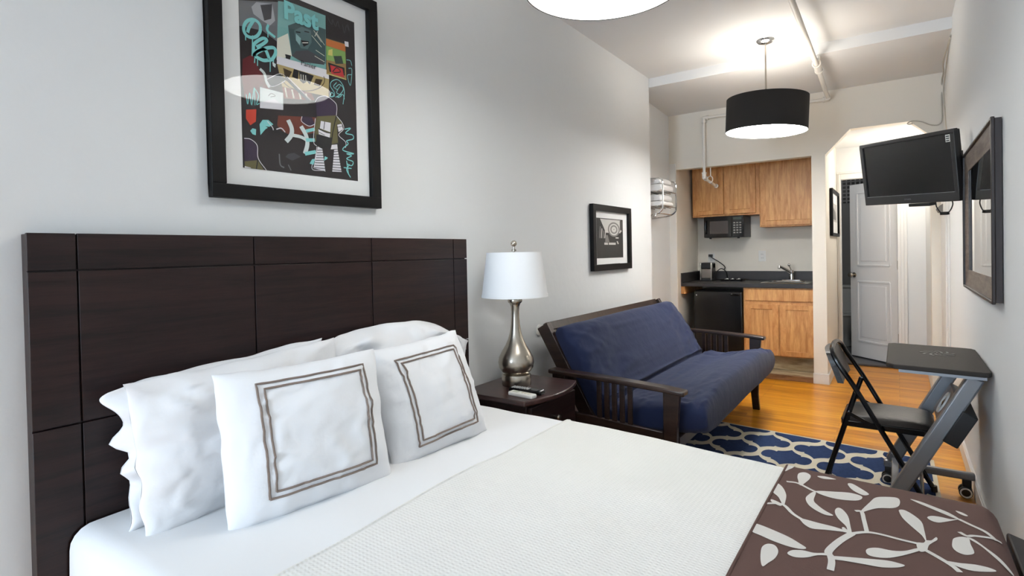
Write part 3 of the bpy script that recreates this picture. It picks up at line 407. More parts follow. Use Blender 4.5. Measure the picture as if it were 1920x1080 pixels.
m = MB(); hy = [.43, .531, 1.015, 1.516, 2.02, 2.12]; hz = [.0, .83, 1.229, 1.325]; g = .0022
m.box(-1.806, -1.768, .432, 2.118, 0, 1.323)
for i in range(5):
    for j in range(3): m.box(-1.768, -1.756, hy[i]+(g if i else 0), hy[i+1]-(g if i < 4 else 0), hz[j]+(g if j else 0), hz[j+1]-(g if j < 2 else 0))
part('headboard', m, ESPR, bed, bevel=.0012)
ft = drape(-.008)
m = MB(); m.grid(lambda s, t: ft(s, t), lsp(BX0, BX1-.07, 20)+lsp(BX1-.05, BX1+.04, 6)+[BX1+.24], tgrid(14, .28))
part('mattress', m, LINEN, bed)
part('box_spring', MB().box(BX0, BX1-.01, BY0+.02, BY1-.02, .14, .31), mat('grey box spring cover', (190, 190, 192), .9), bed, bevel=.02)
for a in (BY0-.015, BY1-.01): part('side_rail', MB().box(BX0-.01, BX1+.03, a, a+.02, .13, .24), ESPR, bed, bevel=.003)
m = MB().prism([(.242, 0, .0), (.288, 0, .0), (.288, 0, .425), (.246, 0, .438), (.242, 0, .434)], (0, 1.61, 0)); m.v = [(x, y+.44, z) for x, y, z in m.v]
part('footboard', m, ESPR, bed, bevel=.003)
for x in (-1.6, .12):
    for y in (.55, 1.9): part('leg', MB().box(x-.03, x+.03, y-.03, y+.03, 0, .14), ESPR, bed)
# covers
fs = drape(0.0, wob=.004)
m = MB(); m.grid(fs, lsp(BX0, -1.02, 40), tgrid(44))
m.grid(lambda s, t: fs(s, t)-Vector((0, 0, .003)), lsp(BX0, -1.02, 3), tgrid(44))
single('flat_sheet', m, SHEET, 'smooth white sheet at the head of the bed under the pillows', 'sheet', (-1.4, 1.235, .3))
fq = drape(.006, wob=.003); e0 = -1.095
def edge(t): return e0+.006*math.sin(t*9)+.03*(1.2-t)*.3
m = MB(); m.grid(lambda s, t: fq(edge(t)+(-.25-edge(t))*s, t), lsp(0, 1, 50), tgrid(50))
m.tube([fq(edge(t), t)+Vector((0, 0, .0)) for t in tgrid(50)], .004, 6)
single('bedspread', m, WAFF, 'white waffle weave bedspread across the middle of the bed', 'bedspread', (-.7, 1.235, .3))
# brown runner with its leaf print
fr = drape(.013)
m = MB(); m.grid(fr, lsp(-.302, BX1-.07, 24)+lsp(BX1-.05, BX1+.05, 8)+lsp(BX1+.08, BX1+.3, 5), tgrid(50))
m.tube([fr(-.302, t) for t in tgrid(50)], .004, 6)
def strip(pts, w):
    P = [Vector((p[0], p[1], 0)) for p in pts]; P = curve([(p.x, p.y, 0) for p in P], 5) if len(P) > 2 else P
    a = []; b = []
    for i, p in enumerate(P):
        t = (P[min(i+1, len(P)-1)]-P[max(i-1, 0)]).normalized(); q = Vector((-t.y, t.x, 0))*w/2; a.append(p+q); b.append(p-q)
    return [[a[i], a[i+1], b[i+1], b[i]] for i in range(len(P)-1)]
def smooth_loop(pts, n=4):
    P = [Vector((p[0], p[1], 0)) for p in pts]; k = len(P); out = []
    for i in range(k):
        a, b, c, d = P[i-1], P[i], P[(i+1) % k], P[(i+2) % k]
        for j in range(n):
            t = j/n; out.append(.5*((2*b)+(c-a)*t+(2*a-5*b+4*c-d)*t*t+(3*b-a-3*c+d)*t**3))
    return out
LV = bmesh.new()
polys = []
for dx, dy, fl in ((0, 0, 0), (.02, -.72, 0), (-.05, .62, 0), (.05, -1.4, 0)):
    for L in LEAVES: polys.append([Vector((p[0]+dx, p[1]+dy, 0)) for p in smooth_loop(L)])
    for w, L in STEMS: polys += [[Vector((p[0]+dx, p[1]+dy, 0)) for p in q] for q in strip(L, w)]
for q in polys:
    try: LV.faces.new([LV.verts.new(p) for p in q])
    except ValueError: pass
bmesh.ops.triangulate(LV, faces=LV.faces[:])
for axis, lo, hi, st in ((0, -.30, .5, .04), (1, .3, 2.15, .05)):
    x = lo
    while x <= hi:
        n_ = Vector((1, 0, 0)) if axis == 0 else Vector((0, 1, 0))
        bmesh.ops.bisect_plane(LV, geom=LV.verts[:]+LV.edges[:]+LV.faces[:], plane_co=n_*x, plane_no=n_, clear_inner=(x == lo), dist=1e-5)
        x += st if not (axis == 0 and .12 < x < .28 or axis == 1 and (x > 1.9 or x < .55)) else .012
LV.verts.index_update()
m.add([fr(v.co.x, v.co.y, .0014) for v in LV.verts], [tuple(v.index for v in fc.verts) for fc in LV.faces], 1)
LV.free()
single('bed_runner', m, [RUN, LEAF], 'brown bed runner with a pale leaf print across the foot of the bed', 'bed runner', (0, 1.235, .3), ang=60)

# ------------------------------------------------------------------ pillows
def pillow_fn(w, h, t, seed, pinch=.05, wr=.008, sag=0.0, flop=0.0, ruff=0.0, drop=(0, 0)):
    def fn(u, v, side=1, lift=0.0):
        au, av = abs(u), abs(v)
        th = t/2*max(0, (1-au**2.6))**.55*max(0, (1-av**2.6))**.55
        x = w/2*u*(1-pinch*(1-av**1.5)*au**2); y = h/2*v*(1-pinch*1.2*(1-au**1.5)*av**2)
        e = max(au, av)
        n = noise.fractal(Vector((u*2.2+seed, v*2.2, seed*1.7)), .9, 2.1, 4)
        ra = math.atan2(v, u); n2 = noise.noise(Vector((ra*5, seed, e*1.5)))*e**2
        n3 = noise.noise(Vector((u*1.2+seed*3, v*7, seed)))*.6
        z = side*(th+lift)+side*wr*(n+1.1*n2+n3*.7)*min(1, 4*(1-e)+.12)
        z += flop*e**3*(noise.noise(Vector((u*2, v*2, seed+9))))
        y += -sag*(1-au*au)*max(0, v)+.006*noise.noise(Vector((u*4, seed, 2)))*e**4
        x += .008*noise.noise(Vector((seed, v*4, 5)))*e**4
        if ruff and u < -.55:
            k = (-u-.55)/.45; x += ruff*k*math.sin(v*13+seed+1.5*math.sin(v*5)); z += ruff*1.5*k*math.sin(v*10+2*seed)
        y -= drop[0]*max(0, -u)**3*max(0, v)**3+drop[1]*max(0, u)**3*max(0, v)**3
        fo = noise.noise(Vector((u*3.1+seed*2, v*3.1, 4+seed))); z += side*wr*.8*math.exp(-(fo/.07)**2)*min(1, 5*(1-e))
        return Vector((x, y, z))
    return fn
def pillow(name, label, fn, loc, yaw, lean, group, mt, tilt=0.0, n=46):
    M3 = Matrix((Vector((0, 1, 0)), Vector((0, 0, 1)), Vector((1, 0, 0)))).transposed()
    Mr = Euler((0, 0, R(yaw))).to_matrix() @ Euler((0, -R(lean), 0)).to_matrix() @ Euler((R(tilt), 0, 0)).to_matrix()
    A = Mr @ M3
    us = [math.sin(x*math.pi/2) for x in lsp(-1, 1, n)]
    m = MB()
    m.grid(lambda u, v: A @ fn(u, v, 1), us, us); m.grid(lambda u, v: A @ fn(u, v, -1), us, us)
    o = single(name, m, mt, label, 'pillow', (0, 0, 0), group, ang=80); o.location = loc
    return o, A
G = 'white sleeping pillows against the headboard'
f1 = pillow_fn(.66, .43, .15, 1.3, .05, .016, .015, .05, .016, (.04, .02))
pillow('pillow', 'white pillow touching the headboard at left with a ruffled open end', f1, (-1.672, .905, .752), 0, 6, G, LINEN, 3)
f2 = pillow_fn(.66, .41, .14, 5.1, .03, .013, .0, 0, .004)
pillow('pillow', 'white pillow standing directly behind the left embroidered sham', f2, (-1.585, .905, .752), 3, 7, G, LINEN, 2)
f3 = pillow_fn(.76, .44, .16, 8.7, .03, .018, -.02, .10, .008, (.03, .16))
pillow('pillow', 'white pillow with flopped corners behind the right embroidered sham', f3, (-1.63, 1.56, .752), -2, 9, G, LINEN, 0)
def sham(label, seed, w, h, loc, yaw, lean, tilt, um):
    fn = pillow_fn(w, h, .16, seed, .03, .008)
    o, A = pillow('sham_pillow', label, fn, loc, yaw, lean, 'white shams with a double taupe border', LINEN, tilt)
    for k, (nm, lb) in zip((0, .075), (('embroidered_border', 'outer line of the taupe double border'), ('embroidered_border', 'inner line of the taupe double border'))):
        path = []
        a0, a1, b0, b1 = um[0]+k, um[1]-k, um[2]+k, um[3]-k; cs = ((a0, b0), (a1, b0), (a1, b1), (a0, b1), (a0, b0))
        for (a, b), (c, d) in zip(cs[:-1], cs[1:]):
            for i in range(24): path.append((a+(c-a)*i/24, b+(d-b)*i/24))
        path.append(cs[0])
        m = MB(); m.tube([A @ fn(u, v, 1, .0022) for u, v in path], .0032, 6)
        e = part(nm, m, TAUPE, o, lb); e.location = (0, 0, 0)
    return o
sham('left white sham with a taupe double border, largest of the two in front', 21.3, .475, .41, (-1.385, .952, .75), -11, 12, 1, (-.62, .72, -.66, .80))
sham('right white sham with a taupe double border, nearer the lamp', 33.9, .45, .41, (-1.395, 1.45, .745), -5, 20, 3, (-.62, .64, -.74, .72))

# ------------------------------------------------------------------ nightstand, lamp, remotes
NS = .587
ns = thing('nightstand', 'dark wood nightstand with a bowed front between bed and futon', 'nightstand', (-1.57, 2.26, 0))
x0, xf, y0, y1 = -1.75, -1.37, 2.03, 2.52
front = [(xf+.055*math.sin(math.pi*i/14), y0+(y1-y0)*i/14) for i in range(15)]
m = MB().prism([(x0, y0, NS-.024)]+[(x, y, NS-.024) for x, y in front]+[(x0, y1, NS-.024)], (0, 0, .024))
part('tabletop', m, ESPR_T, ns, bevel=.006, seg=3)
m = MB().box(x0+.01, xf-.01, y0+.03, y1-.03, .16, NS-.024)
part('cabinet_body', m, ESPR, ns, bevel=.003)
for z0, z1 in ((.18, .36), (.375, .55)):
    dw = part('drawer', MB().box(xf-.01, xf+.012, y0+.04, y1-.04, z0, z1), ESPR, ns, bevel=.004)
    part('knob', MB().lathe([(.006, 0), (.006, .015), (.014, .022), (.012, .03), (0, .032)], (xf+.012, (y0+y1)/2, (z0+z1)/2), 16, ax=(1, 0, 0)), NICK, dw)
for x in (x0+.03, xf-.03):
    for y in (y0+.05, y1-.05): part('leg', MB().bar((x, y, 0), (x, y, .17), .03, .03, (1, 0, 0), w2=.045, h2=.045), ESPR, ns)
lx, ly = -1.585, 2.285
lamp = thing('table_lamp', 'brushed nickel gourd table lamp with white shade on the nightstand', 'lamp', (lx, ly, NS))
c = (lx, ly, NS)
part('base', MB().lathe([(.072, 0), (.074, .006), (.074, .05), (.072, .056), (.058, .06), (.056, .062)], c, 40), NICK, lamp)
prof = [(.066, .06), (.09, .068), (.108, .09), (.113, .115), (.107, .142), (.088, .172), (.066, .2), (.048, .232), (.036, .265), (.029, .3), (.025, .34), (.0245, .37), (.027, .395), (.034, .41), (.045, .418), (.046, .425), (.045, .432), (.02, .436), (0, .437)]
part('body', MB().lathe([(r*.80, z) for r, z in prof], c, 40), NICK, lamp, ang=50)
part('neck', MB().lathe([(.013, .435), (.013, .47), (.02, .472), (.02, .52), (.004, .525), (.004, .672), (.012, .674), (.012, .682), (.005, .685), (.005, .70)], c, 20), NICK, lamp)
part('finial', MB().sphere((lx, ly, NS+.712), .016), NICK, lamp)
zz0, zz1, ra, rb = .445, .668, .167, .138
m = MB().lathe([(ra, zz0), (rb, zz1), (rb-.003, zz1), (ra-.003, zz0), (ra, zz0)], c, 56)
sh = part('lamp_shade', m, SHADEW, lamp)
for r, z in ((ra+.001, zz0), (rb+.001, zz1-.012)): part('shade_trim', MB().lathe([(r, z), (r-.001*.8, z+.012), (r-.004, z+.012), (r-.004, z), (r, z)], c, 56), SHADEW, sh)
m = MB()
for k in range(3):
    a = 2*math.pi*k/3+.4; m.tube([(lx, ly, NS+zz1-.003), (lx+(rb-.003)*math.cos(a), ly+(rb-.003)*math.sin(a), NS+zz1-.008)], .002, 6)
part('shade_spider', m, NICK, lamp)
rm = thing('remote_control', 'black remote control at the foot of the lamp', 'remote control', (-1.45, 2.175, NS), (0, 0, R(2)), 'remotes on the nightstand', local=True)
part('case', MB().box(-.09, .085, -.022, .022, 0, .02).tube([(.075, -.021, .011), (.075, .021, .011)], .014, 12), BLKG, rm, bevel=.006, seg=3)
m = MB()
for i in range(7):
    for j in range(3): m.box(-.078+i*.014, -.07+i*.014, -.016+j*.012, -.009+j*.012, .019, .0225)
part('buttons', m, mat('pale grey buttons', (196, 196, 196), .5), rm)
rm = thing('remote_control', 'small white remote control in front of the black one', 'remote control', (-1.43, 2.105, NS), (0, 0, R(-5)), 'remotes on the nightstand', local=True)
part('case', MB().box(-.07, .07, -.021, .021, 0, .019), WHTP, rm, bevel=.006, seg=3)
part('display', MB().box(-.055, -.02, -.013, .013, .0185, .0198), mat('grey green display', (188, 192, 176), .3), rm)
m = MB()
for i in range(3): m.box(.0+i*.018, .011+i*.018, -.008, .008, .0185, .0205)
part('buttons', m, mat('cream buttons', (222, 214, 196), .5), rm)

# ------------------------------------------------------------------ framed pictures
def frame_on_left_wall(name, label, y0, y1, z0, z1, fw_, dep, mw, base, art, px=None):
    X = XL if px is None else px
    t = thing(name, label, 'picture', (X, (y0+y1)/2, z0))
    m = MB()
    for (a, b, c_, d_) in ((y0, y1, z1-fw_, z1), (y0, y1, z0, z0+fw_)): m.box(X+.004, X+dep, a, b, c_, d_)
    for (a, b) in ((y0, y0+fw_), (y1-fw_, y1)): m.box(X+.004, X+dep, a, b, z0+fw_, z1-fw_)
    part('frame', m, BLKF, t, bevel=.002)
    part('mat_board', MB().box(X+.006, X+.012, y0+fw_-.004, y1-fw_+.004, z0+fw_-.004, z1-fw_+.004), MATB, t)
    art(t, X+.0125)
    part('glass', MB().add([(X+.018, a, b) for a, b in ((y0+fw_-.003, z0+fw_-.003), (y1-fw_+.003, z0+fw_-.003), (y1-fw_+.003, z1-fw_+.003), (y0+fw_-.003, z1-fw_+.003))], [(0, 1, 2, 3)]), GLASS, t, smooth=False, recalc=False)
    return t
PAL = dict(bg=(30, 22, 24), dark=(16, 13, 15), grey=(112, 114, 118), lite=(168, 170, 174), dgrey=(66, 66, 70), red=(96, 16, 24), red2=(190, 40, 44), orange=(206, 62, 36), org2=(198, 110, 48), brick=(110, 48, 30), cream=(222, 220, 204), teal=(120, 172, 168), dteal=(58, 82, 84), lteal=(140, 176, 176), face=(84, 110, 112), black=(14, 12, 14), paper=(224, 222, 226), pale=(206, 216, 214), tan=(176, 156, 104), dtan=(62, 46, 24), card=(150, 120, 70), green=(130, 168, 90), dgreen=(44, 62, 50), yel=(206, 196, 110), aqua=(130, 206, 204), slate=(30, 44, 50), plum=(48, 30, 58), olive=(98, 92, 54))
AY0, AY1, AZ0, AZ1 = 1.008, 1.489, 1.556, 2.198
def ap(u, v): return AY0+u*(AY1-AY0), AZ1-v*(AZ1-AZ0)
def clip_poly(P, lo, hi, ax):
    for bound, sgn in ((lo, 1), (hi, -1)):
        o = []
        for i in range(len(P)):
            a, b = P[i-1], P[i]; ia, ib = sgn*(a[ax]-bound) >= 0, sgn*(b[ax]-bound) >= 0
            if ia != ib:
                t = (bound-a[ax])/(b[ax]-a[ax]); o.append(tuple(a[k]+t*(b[k]-a[k]) for k in (0, 1)))
            if ib: o.append(b)
        P = o
        if not P: return P
    return P
def art_big(t, X):
    names = list(PAL); mats = [mat('print '+k, PAL[k], .7) for k in names]
    m = MB(); m.add([(X, AY0, AZ0), (X, AY1, AZ0), (X, AY1, AZ1), (X, AY0, AZ1)], [(0, 1, 2, 3)], 0)
    lay = [X+.00008]
    def put(poly, col):
        poly = clip_poly(clip_poly([tuple(p) for p in poly], AY0, AY1, 0), AZ0, AZ1, 1)
        if len(poly) < 3: return
        bm = bmesh.new()
        try: fc = bm.faces.new([bm.verts.new((lay[0], a, b)) for a, b in poly])
        except ValueError: bm.free(); return
        bmesh.ops.triangulate(bm, faces=[fc]); bm.verts.index_update()
        m.add([tuple(v.co) for v in bm.verts], [tuple(v.index for v in q.verts) for q in bm.faces], names.index(col)); bm.free()
    for sh_ in ART:
        if sh_[0] == 'p': put([ap(*q) for q in sh_[2]], sh_[1])
        else:
            P = [ap(*q) for q in sh_[3]]
            for q in strip(P, sh_[2]): put([(v.x, v.y) for v in q], sh_[1])
        lay[0] += .000018
    def words(body, size, y, z, sx, col, shear=0, fat=0):
        vs, fs_ = text_polys(body, size, fat)
        m.add([(lay[0], y+a*sx, z+b+shear*a) for a, b, _ in vs], fs_, names.index(col)); lay[0] += .00002
    y, z = ap(.34, .135); words('Past', .088, y, z, .98, 'aqua', 0, .0035)
    y, z = ap(.475, .372); words('Panier', .026, y, z, 1, 'black')
    part('print', m, mats, t, 'graffiti collage print', smooth=False)
frame_on_left_wall('framed_picture', 'large black framed graffiti collage print above the headboard', .896, 1.594, 1.449, 2.312, .046, .034, .06, 0, art_big)
def art_small(t, X):
    m = MB(); y0, y1, z0, z1 = 3.65, 4.12, 1.2, 1.498
    mats = [PHOTO_B, PHOTO_G, PHOTO_L, PHOTO_D]
    def q(a, b, c_, d_, k, o): m.add([(X+o, y0+(y1-y0)*p[0], z1-(z1-z0)*p[1]) for p in ((a, b), (c_, b), (c_, d_), (a, d_))], [(0, 1, 2, 3)], k)
    def pl(pts, k, o): m.add([(X+o, y0+(y1-y0)*a, z1-(z1-z0)*b) for a, b in pts], [tuple(range(len(pts)))], k)
    q(0, 0, 1, 1, 0, 0); q(.08, .02, .9, .36, 2, .0001); pl([(.02, 0), (.12, 0), (.3, .3), (.28, .52), (.06, .52), (.02, .3)], 0, .0002)
    for i in range(4): pl([(.12+i*.06, .2+i*.05), (.15+i*.06, .22+i*.05), (.12+i*.06, .5), (.09+i*.06, .5)], 2 if i % 2 else 1, .0003)
    for k, (r, c_) in enumerate(((.25, 1), (.2, 2), (.15, 1), (.1, 2), (.05, 2), (.015, 0))):
        pl([(.64+r*.92*math.cos(a), .27+r*.75*math.sin(a)) for a in lsp(0, 2*math.pi, 33)[:-1]], c_, .0004+k*.00004)
    q(.88, .03, .98, .3, 3, .0003); pl([(.32, .42), (.4, .42), (.46, .6), (.3, .6)], 1, .0007); q(.27, .61, .7, .665, 2, .0007); q(.4, .61, .43, .665, 0, .0008)
    pl([(.74, .57), (.78, .57), (.82, .64), (.78, .645)], 2, .0007); q(.7, .47, .82, .5, 2, .0007); pl([(.88, .3), (.92, .27), (.95, .31), (.9, .34)], 2, .0007)
    part('photo', m, mats, t, 'black and white photograph of a turntable', smooth=False)
frame_on_left_wall('framed_picture', 'small black framed turntable photograph above the futon', 3.56, 4.245, 1.109, 1.594, .045, .035, .05, 0, art_small)
HXW = HX0
def art_hall(t, X):
    m = MB(); m.add([(X, 6.18, 1.5), (X, 6.66, 1.5), (X, 6.66, 1.68), (X, 6.18, 1.68)], [(0, 1, 2, 3)], 0)
    m.add([(X+.0004, 6.24, 1.52), (X+.0004, 6.56, 1.52), (X+.0004, 6.5, 1.6), (X+.0004, 6.3, 1.64)], [(0, 1, 2, 3)], 1)
    part('photo', m, [PHOTO_L, PHOTO_G], t, 'pale grey photograph', smooth=False)
frame_on_left_wall('framed_picture', 'narrow looking black framed photograph in the hall beside the bathroom door', 6.05, 6.76, 1.355, 1.81, .03, .03, .05, 0, art_hall, HX0)

# ------------------------------------------------------------------ futon
FY0, FY1 = 2.65, 4.58
fu = thing('futon', 'dark wood futon frame with slatted arms along the left wall', 'futon', (-1.25, 3.6, 0))
for y in (FY0, FY1):
    s = 1 if y == FY0 else -1
    m = MB(); pth = [(-1.60, .592), (-1.2, .579), (-.95, .566), (-.845, .556)]
    m.prism([(a, y-.0375, z+.012) for a, z in pth]+[(a, y-.0375, z-.012) for a, z in pth[::-1]], (0, .075, 0))
    part('arm_rail', m, FUTW, fu, bevel=.007, seg=3)
    m = MB().prism([(-.955, y-.017, .556), (-.872, y-.017, .549), (-.888, y-.017, .35), (-.896, y-.017, .12), (-.886, y-.017, 0), (-.938, y-.017, 0), (-.956, y-.017, .2)], (0, .034, 0))
    part('front_post', m, FUTW, fu, bevel=.004)
    m = MB().prism([(-1.585, y-.017, .58), (-1.505, y-.017, .58), (-1.515, y-.017, 0), (-1.575, y-.017, 0)], (0, .034, 0))
    part('rear_post', m, FUTW, fu, bevel=.004)
    m = MB().prism([(-1.57, y-.013, .385), (-.96, y-.013, .352), (-.96, y-.013, .17), (-1.57, y-.013, .17)], (0, .026, 0))
    part('side_board', m, FUTW, fu, bevel=.003)
    for x in (-1.306, -1.262, -1.219, -1.176, -1.132):
        part('arm_slat', MB().box(x-.013, x+.013, y-.007, y+.007, .36, .578), FUTW, fu, bevel=.002)
bt, bb = Vector((-1.69, 0, .828)), Vector((-1.40, 0, .33)); bd = (bt-bb).normalized(); bn = Vector((-bd.z, 0, bd.x)); bn = bn if bn.x > 0 else -bn
for y in (FY0+.075, FY1-.06):
    m = MB().bar(bb+Vector((0, y, 0)), bt+Vector((0, y, 0)), .042, .075, bn)
    part('back_stile', m, FUTW, fu, bevel=.003)
for k, nm in ((.975, 'back_top_rail'), (.03, 'back_bottom_rail')):
    p = bb+(bt-bb)*k; m = MB().bar(p+Vector((0, FY0+.09, 0)), p+Vector((0, FY1-.075, 0)), .026, .05, bd)
    part(nm, m, FUTW, fu, bevel=.003)
for i in range(17):
    y = FY0+.15+i*(FY1-FY0-.29)/16
    part('back_slat', MB().bar(bb+(bt-bb)*.04+Vector((0, y, 0)), bb+(bt-bb)*.96+Vector((0, y, 0)), .034, .013, bn), FUTW, fu)
sa, sb_ = Vector((-1.40, 0, .262)), Vector((-.90, 0, .30))
for p, nm in ((sa, 'seat_rear_rail'), (sb_, 'seat_front_rail')):
    part(nm, MB().bar(p+Vector((0, FY0+.02, 0)), p+Vector((0, FY1-.02, 0)), .03, .06, (0, 0, 1)), FUTW, fu, bevel=.003)
for i in range(10):
    y = FY0+.15+i*(FY1-FY0-.29)/9
    part('seat_slat', MB().bar(sa+Vector((0, y, .03)), sb_+Vector((0, y, .03)), .06, .012, (0, 0, 1)), FUTW, fu)
def mattress_fn():
    P = curve([(-1.600, 0, .818), (-1.53, 0, .70), (-1.45, 0, .555), (-1.385, 0, .44), (-1.32, 0, .375), (-1.2, 0, .362), (-1.02, 0, .378), (-.86, 0, .408), (-.765, 0, .416)], 8)
    n = len(P); hw = .905; yc = (FY0+FY1)/2+.01
    def fn(i, k, N):
        t = (P[min(i+1, n-1)]-P[max(i-1, 0)]).normalized(); nr = Vector((-t.z, 0, t.x)); nr = nr if nr.z > 0 or nr.x > 0 else -nr
        if nr.x < 0 and nr.z < 0: nr = -nr
        s = i/(n-1); endw = min(1, (min(s, 1-s)/(.085 if s < .5 else .06))); prof = math.sqrt(max(0, 1-(1-endw)**2)); lo = .25 if s < .5 else .5; prof = lo+(1-lo)*prof; prof *= 1+.12*max(0, (s-.7)/.3)
        a = 2*math.pi*k/N; ca, sa_ = math.cos(a), math.sin(a)
        sx = math.copysign(abs(ca)**.32, ca); sz = math.copysign(abs(sa_)**.5, sa_)
        hh = .094*prof
        crease = math.exp(-((s-.53)/.05)**2)
        yv = hw*sx*(1-.02*(1-prof))*(1-.012*crease); zv = hh*sz*(1-.35*crease*(sz > 0))
        zv *= 1+.16*(1-(yv/hw)**2)*(sz)
        wv = Vector((s*5, yv*3.2, 3+(sz > 0)*4))
        w = .016*noise.fractal(wv, .9, 2, 4)
        rg = noise.noise(Vector((s*7+3, yv*2.6+s*5, 2))); w += .013*math.exp(-(rg/.05)**2)
        r2 = noise.noise(Vector((s*4+yv*3, yv*1.5-s*9, 6))); w += .008*math.exp(-(r2/.04)**2)
        w += .006*noise.noise(Vector((s*26, yv*2.5, 7)))*math.exp(-((s-.5)/.16)**2)
        w += .007*noise.noise(Vector((s*40, yv*5, 1)))*max(0, abs(yv)/hw-.72)/.28
        tuft = 0
        for ts in (.25, .78):
            for ty in (-.6, -.2, .2, .6): tuft += math.exp(-(((s-ts)/.05)**2+((yv-ty)/.12)**2))
        return P[i]+Vector((0, yc, 0))+nr*(zv+w*(1 if sz > 0 else -.4)-(.012*tuft if sz > 0 else 0))+Vector((0, yv+.006*noise.noise(Vector((s*9, sz*2, 5))), 0))
    return fn, n
mf, n = mattress_fn(); N = 120
m = MB(); pts = [[mf(i, k, N) for k in range(N)] for i in range(n)]
b0 = [p for r_ in pts for p in r_]
fs_ = [(i*N+k, i*N+(k+1) % N, (i+1)*N+(k+1) % N, (i+1)*N+k) for i in range(n-1) for k in range(N)]
m.add(b0, fs_)
for row in (0, n-1): m.add([pts[row][k] for k in range(N)], [(k, k+1, N-2-k, N-1-k) for k in range(N//2-1)])
o = single('futon_mattress', m, NAVY, 'navy blue folded mattress lying on the slatted futon frame', 'mattress', (-1.25, 3.6, .3), ang=80)
sm = o.modifiers.new('smooth', 'SUBSURF'); sm.levels = 1; sm.render_levels = 1
part('welt', MB().tube([mf(i, int(N*.04), N) for i in range(2, n-2)], .004, 6), NAVY, o, 'seam welt').location = (0, 0, 0)
single('wall_disc', MB().lathe([(.035, 0), (.035, .006), (.02, .012), (0, .013)], (XL, 2.86, .775), 20, ax=(1, 0, 0)), WHTP, 'small white round disc on the left wall behind the futon', 'wall disc', (XL, 2.86, .775))

# ------------------------------------------------------------------ rug
C4 = [Vector(p) for p in ((-1.38, 4.13, 0), (.158, 3.975, 0), (.172, 2.35, 0), (-1.36, 2.50, 0))]
m = MB(); m.prism([(p.x, p.y, 0) for p in C4], (0, 0, .009))
E1, E2, O0 = Vector((.3015, -.048, 0)), Vector((.153, .194, 0)), Vector((-.556, 3.587, 0))
qs = [(1, .0), (.985, .18), (.93, .32), (.84, .43), (.72, .48), (.6, .48), (.5, .43), (.47, .57), (.34, .63), (.22, .72), (.12, .83), (.05, .93), (0, 1)]
loop = qs+[(-a, b) for a, b in qs[-2::-1]]+[(-a, -b) for a, b in qs[1:]]+[(a, -b) for a, b in qs[-2:0:-1]]
A1 = Vector((.136, -.0215, 0)); A2 = Vector((.013, .142, 0))
def inside_clip(poly):
    for i in range(4):
        a, b = C4[i], C4[(i+1) % 4]; nrm = Vector((b.y-a.y, -(b.x-a.x), 0)).normalized(); a2 = a+nrm*.02
        o = []
        for j in range(len(poly)):
            p, q = poly[j-1], poly[j]; dp, dq = (p-a2).dot(nrm), (q-a2).dot(nrm)
            if (dp >= 0) != (dq >= 0): o.append(p+(q-p)*(dp/(dp-dq)))
            if dq >= 0: o.append(q)
        poly = o
        if len(poly) < 3: return None
    return poly
for i in range(-9, 10):
    for j in range(-8, 6):
        cc = O0+E1*i+E2*j
        pl = inside_clip([cc+A1*a+A2*b for a, b in loop])
        if pl:
            bm = bmesh.new(); fc = bm.faces.new([bm.verts.new((p.x, p.y, .0098)) for p in pl]); bmesh.ops.triangulate(bm, faces=[fc]); bm.verts.index_update()
            m.add([tuple(v.co) for v in bm.verts], [tuple(v.index for v in q.verts) for q in bm.faces], 1); bm.free()
single('area_rug', m, [RUGC, RUGN], 'navy and cream trellis rug on the wood floor under the folding chair', 'rug', (-.6, 3.2, 0), smooth=False)

# ------------------------------------------------------------------ folding chair
ch = thing('folding_chair', 'black metal folding chair with a padded seat facing the small desk', 'chair', (-.05, 3.27, .0105), (0, 0, R(-1)), local=True)
w = .195
def arc(pts, k=6): return curve(pts, k)
m = MB(); top = .785
pl = [(.185, -w, .01), (-.03, -w, .40), (-.118, -w, .56), (-.18, -w, .66), (-.21, -w*.93, .715), (-.221, -w*.6, .738), (-.225, 0, .745)]
pth = curve(pl+[(a, -b, c_) for a, b, c_ in pl[-2::-1]], 7)
m.tube(pth, .0115, 10)
part('front_frame', m, BLKE, ch)
for s in (-1, 1):
    m = MB().tube([(-.118, s*(w-.026), .545), (-.275, s*(w-.026), .01)], .0115, 10); part('rear_leg', m, BLKE, ch)
    m = MB().bar((-.15, s*(w-.012), .44), (-.04, s*(w-.012), .385), .006, .016, (0, 0, 1)); part('folding_link', m, BLKE, ch)
    for p in ((-.118, .545), (-.03, .40), (-.15, .44)): part('rivet', MB().lathe([(.006, -.014), (.006, .014)], (p[0], s*(w-.012), p[1]), 10, ax=(0, 1, 0)), CHRO, ch)
    for x, yy in ((.185, w), (-.275, w-.026)): part('rubber_foot', MB().tube([(x, s*yy, 0), (x*.985, s*yy, .03)], .0145, 10), BLKP, ch)
m = MB().tube([(.133, -w, .105), (.133, w, .105)], .008, 8); part('front_crossbar', m, BLKE, ch)
m = MB().tube([(-.238, -w+.026, .13), (-.238, w-.026, .13)], .008, 8); part('rear_crossbar', m, BLKE, ch)
def rrect(x0, x1, y0, y1, r, z, n=6):
    o = []
    for cx, cy_, a0 in ((x1-r, y1-r, 0), (x0+r, y1-r, 90), (x0+r, y0+r, 180), (x1-r, y0+r, 270)):
        for i in range(n+1): a = R(a0+90*i/n); o.append((cx+r*math.cos(a), cy_+r*math.sin(a), z))
    return o
m = MB().prism(rrect(-.185, .185, -.178, .178, .045, .372), (0, 0, .03)); part('seat_pan', m, BLKE, ch, bevel=.005)
m = MB(); us = lsp(-1, 1, 22)
def cush(u, v):
    e = max(0, 1-u**8)*max(0, 1-v**8); rr = 1-.06*(u*u*v*v)
    return Vector((.183*u*rr, .176*v*rr, .402+.022*e**.5+.008*(1-u*u)*(1-v*v)))
